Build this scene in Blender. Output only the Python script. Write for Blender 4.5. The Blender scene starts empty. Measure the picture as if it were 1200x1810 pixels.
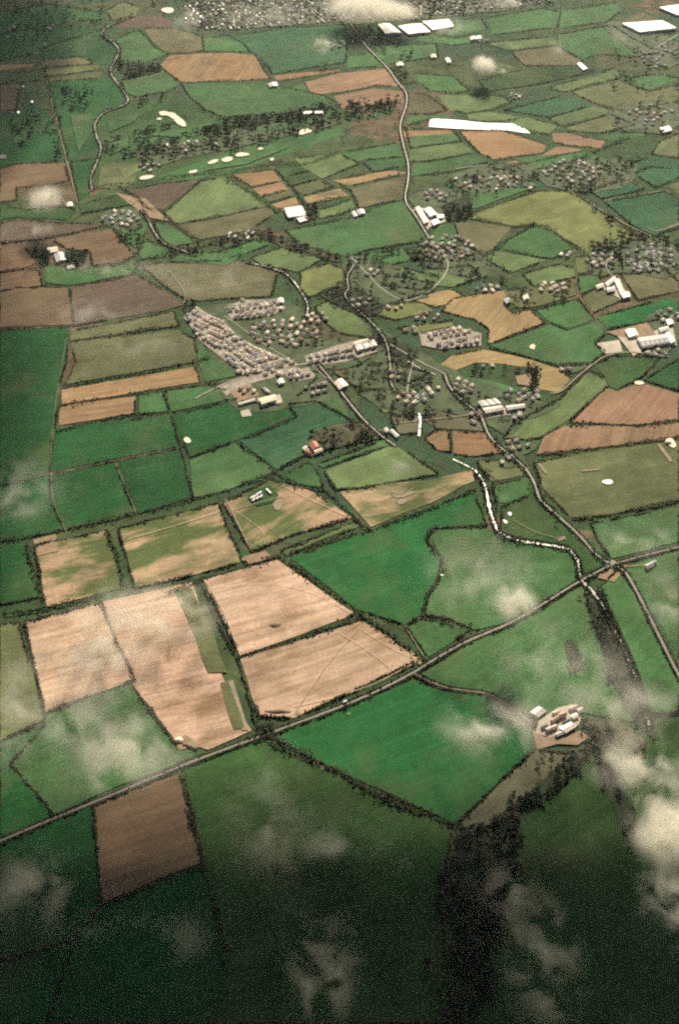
import bpy, math, random
import numpy as np
from mathutils import Vector, Matrix

random.seed(11)
rng = np.random.default_rng(11)
R = math.radians
sc = bpy.context.scene
COL = sc.collection

# ------------------------------------------------------------------ camera model
H, PITCH, F, CX, CY = 1000.0, R(45), 1760.0, 600.0, 905.0

def G(x, y):
    """ground point seen at photo pixel (x, y)"""
    u, v = (x - CX) / F, (CY - y) / F
    dy = math.cos(PITCH) + v * math.sin(PITCH)
    dz = -math.sin(PITCH) + v * math.cos(PITCH)
    t = H / -dz
    return (u * t, dy * t)

def pix(X, Y):
    """photo pixel of ground point"""
    zc = Y * math.cos(PITCH) + H * math.sin(PITCH)
    yc = Y * math.sin(PITCH) - H * math.cos(PITCH)
    return (CX + F * X / zc, CY - F * yc / zc)

cam_d = bpy.data.cameras.new('camera')
cam_d.sensor_fit = 'VERTICAL'
cam_d.sensor_height = 36
cam_d.lens = 36 * F / 1810
cam_d.clip_end = 80000
cam_d.clip_start = 1
cam = bpy.data.objects.new('camera', cam_d)
COL.objects.link(cam)
cam.location = (0, 0, H)
cam.rotation_euler = (R(90) - PITCH, 0, 0)
sc.camera = cam

# ------------------------------------------------------------------ light
SUN_EL, SUN_AZ = R(34), R(10)
SUN_DIR = Vector((math.sin(SUN_AZ) * math.cos(SUN_EL), math.cos(SUN_AZ) * math.cos(SUN_EL), math.sin(SUN_EL)))
w = bpy.data.worlds.new('World')
sc.world = w
w.use_nodes = True
nt = w.node_tree
bg = nt.nodes['Background']
sky = nt.nodes.new('ShaderNodeTexSky')
sky.sky_type = 'NISHITA'
sky.sun_disc = False
sky.sun_elevation = SUN_EL
sky.sun_rotation = SUN_AZ
sky.altitude = 900
sky.air_density = 1.0
sky.dust_density = 3.0
nt.links.new(sky.outputs[0], bg.inputs[0])
bg.inputs[1].default_value = 0.05
sl = bpy.data.lights.new('sun', 'SUN')
sl.energy = 5.0
sl.angle = R(0.53)
sl.color = (1.0, 0.89, 0.71)
so = bpy.data.objects.new('sun', sl)
COL.objects.link(so)
so.rotation_euler = (-SUN_DIR).to_track_quat('-Z', 'Y').to_euler()
sc.view_settings.view_transform = 'Standard'
sc.view_settings.look = 'None'
sc.view_settings.gamma = 1
sc.view_settings.exposure = 0.65
cy = sc.cycles
cy.use_denoising = False
cy.filter_width = 2.3
cy.use_adaptive_sampling = True
cy.adaptive_threshold = .045
cy.adaptive_min_samples = 20
cy.max_bounces = 10
cy.diffuse_bounces = 2
cy.glossy_bounces = 2
cy.volume_bounces = 4
cy.transparent_max_bounces = 12
cy.volume_step_rate = 1.6
cy.volume_max_steps = 96
cy.sample_clamp_indirect = 1.2

# ------------------------------------------------------------------ materials
def newmat(name):
    m = bpy.data.materials.new(name)
    m.use_nodes = True
    return m, m.node_tree, m.node_tree.nodes['Principled BSDF']

def N(nt, t, **kw):
    n = nt.nodes.new(t)
    for k, v in kw.items():
        if k in ('inputs',):
            for i, val in v.items():
                n.inputs[i].default_value = val
        else:
            setattr(n, k, v)
    return n

def noise(nt, vec, scale, detail=3, rough=.55):
    n = nt.nodes.new('ShaderNodeTexNoise')
    n.inputs['Scale'].default_value = scale
    n.inputs['Detail'].default_value = detail
    n.inputs['Roughness'].default_value = rough
    if vec is not None:
        nt.links.new(vec, n.inputs['Vector'])
    return n.outputs['Fac']

def mapping(nt, vec, scale):
    n = nt.nodes.new('ShaderNodeMapping')
    n.inputs['Scale'].default_value = scale
    nt.links.new(vec, n.inputs['Vector'])
    return n.outputs[0]

def remap(nt, fac, a, b, c, d):
    n = nt.nodes.new('ShaderNodeMapRange')
    n.inputs[1].default_value, n.inputs[2].default_value = a, b
    n.inputs[3].default_value, n.inputs[4].default_value = c, d
    nt.links.new(fac, n.inputs[0])
    return n.outputs[0]

def math_(nt, op, a, b):
    n = nt.nodes.new('ShaderNodeMath')
    n.operation = op
    for i, v in enumerate((a, b)):
        if isinstance(v, (int, float)):
            n.inputs[i].default_value = v
        else:
            nt.links.new(v, n.inputs[i])
    return n.outputs[0]

def mix(nt, fac, a, b):
    n = nt.nodes.new('ShaderNodeMix')
    n.data_type = 'RGBA'
    if isinstance(fac, (int, float)):
        n.inputs[0].default_value = fac
    else:
        nt.links.new(fac, n.inputs[0])
    for i, v in ((6, a), (7, b)):
        if isinstance(v, tuple):
            n.inputs[i].default_value = (*v[:3], 1)
        else:
            nt.links.new(v, n.inputs[i])
    return n.outputs[2]

def vscale(nt, col, fac):
    n = nt.nodes.new('ShaderNodeVectorMath')
    n.operation = 'SCALE'
    nt.links.new(col, n.inputs[0])
    nt.links.new(fac, n.inputs[3])
    return n.outputs[0]

def field_material(name, big, streak, fine, patch=None, patch_at=(.45, .6), pstretch=(.006, .016, .016), rough=.95, tram=0.0):
    m, nt, b = newmat(name)
    tc = nt.nodes.new('ShaderNodeTexCoord')
    oi = nt.nodes.new('ShaderNodeObjectInfo')
    v = tc.outputs['Object']
    off = N(nt, 'ShaderNodeVectorMath', operation='ADD')
    rs = math_(nt, 'MULTIPLY', oi.outputs['Random'], 5000.0)
    nt.links.new(v, off.inputs[0]); nt.links.new(rs, off.inputs[1])
    vv = off.outputs[0]
    c = oi.outputs['Color']
    if patch:
        pn = noise(nt, mapping(nt, vv, pstretch), 1.0, 5, .6)
        c = mix(nt, remap(nt, pn, patch_at[0], patch_at[1], 0, 1), c, patch)
    f = math_(nt, 'MULTIPLY', remap(nt, noise(nt, vv, .009, 4, .6), .25, .75, 1 - big, 1 + big), remap(nt, noise(nt, vv, .035, 4, .7), .3, .7, 1 - big * .6, 1 + big * .6))
    s = remap(nt, noise(nt, mapping(nt, vv, (.008, .16, .1)), 1.0, 3, .6), .3, .7, 1 - streak, 1 + streak)
    g = remap(nt, noise(nt, vv, .3, 3, .75), .25, .75, 1 - fine, 1 + fine)
    k = math_(nt, 'MULTIPLY', math_(nt, 'MULTIPLY', f, s), g)
    if tram:
        wv = nt.nodes.new('ShaderNodeTexWave')
        wv.bands_direction = 'Y'
        wv.inputs['Scale'].default_value = .014
        wv.inputs['Distortion'].default_value = .6
        nt.links.new(v, wv.inputs['Vector'])
        k = math_(nt, 'MULTIPLY', k, remap(nt, wv.outputs['Fac'], .9, 1.0, 1.0, 1.0 + tram))
    c = vscale(nt, c, k)
    # slow hue drift, sward to thin sward
    c = mix(nt, remap(nt, noise(nt, vv, .008, 5, .7), .5, .75, 0, .38), c, (.17, .16, .08))
    nt.links.new(c, b.inputs['Base Color'])
    b.inputs['Roughness'].default_value = rough
    b.inputs['Specular IOR Level'].default_value = .15
    return m

MAT = {}
MAT['grass'] = field_material('grass_field', .36, .12, .30, tram=.06)
MAT['crop'] = field_material('winter_crop', .30, .14, .24, tram=.14)
MAT['plough'] = field_material('ploughed_soil', .22, .20, .28, patch=(.15, .12, .07), patch_at=(.56, .72))
MAT['stubble'] = field_material('stubble', .20, .26, .30, patch=(.24, .155, .09), patch_at=(.46, .70), pstretch=(.011, .024, .02))
MAT['patchy'] = field_material('patchy_stubble', .2, .18, .3, patch=(.095, .125, .045), patch_at=(.43, .56), pstretch=(.010, .026, .02))
MAT['scrub'] = field_material('rough_scrub', .35, .05, .45, patch=(.10, .085, .06), patch_at=(.45, .6), pstretch=(.03, .03, .03))

def simple(name, col, rough=.8, var=.25, sc_=.2, spec=.3, metallic=0):
    m, nt, b = newmat(name)
    tc = nt.nodes.new('ShaderNodeTexCoord')
    geo = nt.nodes.new('ShaderNodeNewGeometry')
    n1 = remap(nt, noise(nt, geo.outputs['Position'], sc_, 4, .65), .25, .75, 1 - var, 1 + var)
    rgb = nt.nodes.new('ShaderNodeRGB')
    rgb.outputs[0].default_value = (*col, 1)
    nt.links.new(vscale(nt, rgb.outputs[0], n1), b.inputs['Base Color'])
    b.inputs['Roughness'].default_value = rough
    b.inputs['Specular IOR Level'].default_value = spec
    b.inputs['Metallic'].default_value = metallic
    return m

MAT['road'] = simple('worn_asphalt', (.21, .185, .15), .6, .25, .08)
MAT['track'] = simple('dirt_track', (.29, .235, .165), .9, .35, .1)
MAT['wheeling'] = simple('tractor_wheeling', (.57, .42, .30), .9, .2, .1)
MAT['yard'] = simple('concrete_yard', (.46, .40, .32), .8, .3, .06)
MAT['paving'] = simple('estate_paving', (.31, .27, .215), .85, .55, .12)
MAT['garden'] = simple('garden_ground', (.066, .092, .040), .9, .6, .045)
MAT['bare'] = simple('bare_earth', (.29, .205, .13), .95, .3, .1)
MAT['sand_and_glint'] = simple('pale_sand_and_glint', (.82, .74, .56), .9, .15, .1)  # pale sand; also the sun glint painted onto the golf ponds
MAT['plastic'] = simple('white_crop_cover', (.74, .72, .66), .5, .22, .12, .5)
MAT['hedge'] = simple('hedge_leaf', (.054, .062, .036), .9, .6, .09, .1)
MAT['hedge_brown'] = simple('bare_hedge', (.090, .076, .052), .9, .5, .09, .1)
MAT['tree_brown'] = simple('bare_twigs', (.110, .095, .070), .9, .5, .07, .1)
MAT['tree_dark'] = simple('dark_foliage', (.034, .050, .031), .9, .5, .07, .1)
MAT['bark'] = simple('bark', (.10, .08, .06), .9, .3, .5)
MAT['wall_w'] = simple('white_render', (.86, .82, .74), .8, .12, .3)
MAT['wall_c'] = simple('cream_render', (.72, .60, .48), .8, .12, .3)
MAT['wall_b'] = simple('brick_wall', (.33, .20, .14), .85, .2, .3)
MAT['wall_g'] = simple('grey_cladding', (.36, .36, .35), .7, .15, .2)
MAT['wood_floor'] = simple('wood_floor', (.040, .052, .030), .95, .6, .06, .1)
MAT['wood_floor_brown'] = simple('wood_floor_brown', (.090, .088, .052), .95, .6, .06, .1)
MAT['roof_s'] = simple('slate_roof', (.40, .37, .34), .36, .25, .25, .7)
MAT['roof_b'] = simple('brown_tile_roof', (.46, .33, .25), .42, .25, .25, .6)
MAT['roof_p'] = simple('pale_roof', (.76, .64, .52), .4, .2, .2, .6)
MAT['roof_w'] = simple('white_metal_roof', (.74, .71, .64), .45, .08, .1, .5)
MAT['roof_g'] = simple('grey_sheet_roof', (.46, .44, .42), .45, .15, .1, .5)
MAT['roof_d'] = simple('dark_sheet_roof', (.085, .085, .09), .5, .2, .1, .5)
MAT['roof_r'] = simple('red_roof', (.42, .13, .07), .6, .15, .15, .4)
MAT['roof_y'] = simple('cream_sheet_roof', (.66, .60, .38), .5, .1, .1, .5)
MAT['paint'] = simple('white_paint', (.8, .79, .76), .25, .04, .5, .6)
MAT['rubber'] = simple('tyre_rubber', (.03, .03, .03), .8, .1, .5)
MAT['glass'] = simple('window_glass', (.05, .06, .07), .1, .1, .5, .8)

m, nt, b = newmat('rippled_water')
b.inputs['Base Color'].default_value = (.16, .15, .10, 1)
b.inputs['Roughness'].default_value = .42
b.inputs['IOR'].default_value = 1.6
b.inputs['Specular IOR Level'].default_value = .9
geo = nt.nodes.new('ShaderNodeNewGeometry')
bp = nt.nodes.new('ShaderNodeBump')
bp.inputs['Strength'].default_value = .25
bp.inputs['Distance'].default_value = .5
nt.links.new(noise(nt, geo.outputs['Position'], .5, 3), bp.inputs['Height'])
nt.links.new(bp.outputs[0], b.inputs['Normal'])
MAT['water'] = m

# open countryside under and beyond the surveyed fields
m, nt, b = newmat('countryside')
geo = nt.nodes.new('ShaderNodeNewGeometry')
pos = mapping(nt, geo.outputs['Position'], (.0042, .0055, 0))
nz = nt.nodes.new('ShaderNodeTexNoise'); nz.inputs['Scale'].default_value = 2.2
nt.links.new(pos, nz.inputs['Vector'])
dv = N(nt, 'ShaderNodeMix'); dv.data_type = 'VECTOR'; dv.inputs[0].default_value = .12
nt.links.new(pos, dv.inputs[4]); nt.links.new(nz.outputs['Color'], dv.inputs[5])
vo = nt.nodes.new('ShaderNodeTexVoronoi'); vo.inputs['Scale'].default_value = 1.0
nt.links.new(dv.outputs[1], vo.inputs['Vector'])
ve = nt.nodes.new('ShaderNodeTexVoronoi'); ve.feature = 'DISTANCE_TO_EDGE'
nt.links.new(dv.outputs[1], ve.inputs['Vector'])
sep = nt.nodes.new('ShaderNodeSeparateColor'); nt.links.new(vo.outputs['Color'], sep.inputs[0])
rmp = nt.nodes.new('ShaderNodeValToRGB')
rmp.color_ramp.interpolation = 'CONSTANT'
e = rmp.color_ramp.elements
e[0].color = (.05, .10, .04, 1); e[0].position = 0
e[1].color = (.085, .12, .05, 1); e[1].position = .35
for p_, c_ in ((.6, (.045, .095, .05, 1)), (.78, (.10, .11, .055, 1)), (.9, (.17, .12, .075, 1))):
    q = e.new(p_); q.color = c_
nt.links.new(sep.outputs[0], rmp.inputs[0])
scr = mix(nt, remap(nt, noise(nt, geo.outputs['Position'], .03, 5, .7), .42, .62, 0, 1), rmp.outputs[0], (.048, .066, .032))
c = mix(nt, remap(nt, ve.outputs['Distance'], .0, .03, .85, 0), scr, (.035, .04, .022))
c = vscale(nt, c, remap(nt, noise(nt, geo.outputs['Position'], .12, 4, .7), .25, .75, .65, 1.35))
nt.links.new(c, b.inputs['Base Color'])
b.inputs['Roughness'].default_value = .95
b.inputs['Specular IOR Level'].default_value = .1
MAT['country'] = m

# ------------------------------------------------------------------ mesh helpers
def mesh_obj(name, verts, faces, mat, parent=None, loc=(0, 0, 0), rotz=0):
    me = bpy.data.meshes.new(name)
    me.from_pydata([tuple(v) for v in verts], [], faces)
    me.materials.append(mat)
    me.update()
    o = bpy.data.objects.new(name, me)
    COL.objects.link(o)
    o.location = loc
    o.rotation_euler = (0, 0, rotz)
    if parent:
        o.parent = parent
    return o

def tri_mesh(name, V, T, mat):
    """fast triangle mesh from numpy arrays"""
    me = bpy.data.meshes.new(name)
    V = np.asarray(V, np.float32); T = np.asarray(T, np.int32)
    me.vertices.add(len(V)); me.vertices.foreach_set('co', V.ravel())
    me.loops.add(len(T) * 3); me.loops.foreach_set('vertex_index', T.ravel())
    me.polygons.add(len(T))
    me.polygons.foreach_set('loop_start', np.arange(0, len(T) * 3, 3, dtype=np.int32))
    me.polygons.foreach_set('loop_total', np.full(len(T), 3, np.int32))
    me.materials.append(mat)
    me.update(calc_edges=True)
    return me

def link(name, me, parent=None, loc=(0, 0, 0), rotz=0, scale=1):
    o = bpy.data.objects.new(name, me)
    COL.objects.link(o)
    o.location = loc; o.rotation_euler = (0, 0, rotz); o.scale = (scale,) * 3
    if parent: o.parent = parent
    return o

OCT_V = np.array([(1, 0, 0), (-1, 0, 0), (0, 1, 0), (0, -1, 0), (0, 0, 1), (0, 0, -1)], float)
OCT_F = np.array([(0, 2, 4), (2, 1, 4), (1, 3, 4), (3, 0, 4), (2, 0, 5), (1, 2, 5), (3, 1, 5), (0, 3, 5)])

def clumps(C, S, jit=.45):
    """leaf clumps: jittered, randomly turned octahedra at centres C with radii S (n,3)"""
    n = len(C)
    a = rng.uniform(0, 2 * np.pi, n)
    ca, sa = np.cos(a), np.sin(a)
    b = OCT_V[None] * (1 + rng.uniform(-jit, jit, (n, 6, 1))) + rng.uniform(-.25, .25, (n, 6, 3))
    x = b[:, :, 0] * ca[:, None] - b[:, :, 1] * sa[:, None]
    y = b[:, :, 0] * sa[:, None] + b[:, :, 1] * ca[:, None]
    b = np.stack([x, y, b[:, :, 2]], -1) * S[:, None, :] + C[:, None, :]
    T = (OCT_F[None] + (np.arange(n) * 6)[:, None, None]).reshape(-1, 3)
    return b.reshape(-1, 3), T

def tag(o, label=None, cat=None, group=None, kind=None):
    if label: o['label'] = label
    if cat: o['category'] = cat
    if group: o['group'] = group
    if kind: o['kind'] = kind
    return o

def empty(name, loc, rz=0):
    o = bpy.data.objects.new(name, None)
    o.empty_display_size = 2
    COL.objects.link(o)
    o.location = loc; o.rotation_euler = (0, 0, rz)
    return o

# ------------------------------------------------------------------ surfaces
SURF = []       # (polygon ground pts, bbox, z)
def inside(x, y, P):
    r = False; j = len(P) - 1
    for i in range(len(P)):
        xi, yi = P[i]; xj, yj = P[j]
        if (yi > y) != (yj > y) and x < (xj - xi) * (y - yi) / (yj - yi) + xi:
            r = not r
        j = i
    return r

def gz(x, y):
    for P, bb, z in reversed(SURF):
        if bb[0] <= x <= bb[2] and bb[1] <= y <= bb[3] and inside(x, y, P):
            return z
    return 0.0

def reg(P, z):
    xs = [p[0] for p in P]; ys = [p[1] for p in P]
    SURF.append((P, (min(xs), min(ys), max(xs), max(ys)), z))

def densify(P, step, closed, jit=0):
    out = []
    n = len(P)
    for i in range(n if closed else n - 1):
        a, b = P[i], P[(i + 1) % n]
        d = math.dist(a, b); k = max(1, int(d / step))
        for j in range(k):
            t = j / k
            x, y = a[0] + (b[0] - a[0]) * t, a[1] + (b[1] - a[1]) * t
            if j and jit:
                x += random.uniform(-jit, jit); y += random.uniform(-jit, jit)
            out.append((x, y))
    if not closed: out.append(P[-1])
    return out

def smooth(P, closed=False, n=2):
    for _ in range(n):
        out = [] if closed else [P[0]]
        m_ = len(P)
        for i in range(m_ if closed else m_ - 1):
            a, b = P[i], P[(i + 1) % m_]
            out.append((a[0] * .75 + b[0] * .25, a[1] * .75 + b[1] * .25))
            out.append((a[0] * .25 + b[0] * .75, a[1] * .25 + b[1] * .75))
        if not closed: out.append(P[-1])
        P = out
    return P

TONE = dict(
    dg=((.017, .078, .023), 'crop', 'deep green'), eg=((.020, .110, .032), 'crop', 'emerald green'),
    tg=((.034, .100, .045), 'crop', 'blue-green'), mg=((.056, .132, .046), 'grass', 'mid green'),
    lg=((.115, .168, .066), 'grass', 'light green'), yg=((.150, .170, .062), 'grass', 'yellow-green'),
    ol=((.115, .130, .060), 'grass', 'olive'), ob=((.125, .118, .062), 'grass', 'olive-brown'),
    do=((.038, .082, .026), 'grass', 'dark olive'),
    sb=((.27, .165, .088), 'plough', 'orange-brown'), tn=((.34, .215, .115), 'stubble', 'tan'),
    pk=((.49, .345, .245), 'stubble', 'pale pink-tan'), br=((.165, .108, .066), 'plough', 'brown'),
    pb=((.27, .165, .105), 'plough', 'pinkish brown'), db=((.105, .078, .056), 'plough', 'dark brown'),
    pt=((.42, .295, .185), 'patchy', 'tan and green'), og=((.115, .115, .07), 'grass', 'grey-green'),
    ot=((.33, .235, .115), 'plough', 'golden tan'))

ZSTEP = .006
zcount = [0]
def nextz():
    zcount[0] += 1
    return .04 + ZSTEP * zcount[0]

def sheet(name, pts_px, mat, smoothed=0, jit=1.2, step=22, kind='structure', label=None):
    P = [G(*p) for p in pts_px]
    if smoothed: P = smooth(P, True, smoothed)
    P = densify(P, step, True, jit)
    z = nextz()
    reg(P, z)
    cx = sum(p[0] for p in P) / len(P); cy_ = sum(p[1] for p in P) / len(P)
    o = mesh_obj(name, [(x - cx, y - cy_, 0) for x, y in P], [tuple(range(len(P)))], mat, loc=(cx, cy_, z))
    o['kind'] = kind
    if label: o['label'] = label
    return o

# the ground, one sheet to the horizon
o = mesh_obj('ground', [(-40000, -30000, 0), (40000, -30000, 0), (40000, 50000, 0), (-40000, 50000, 0)], [(0, 1, 2, 3)], MAT['country'])
o['kind'] = 'structure'

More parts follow.
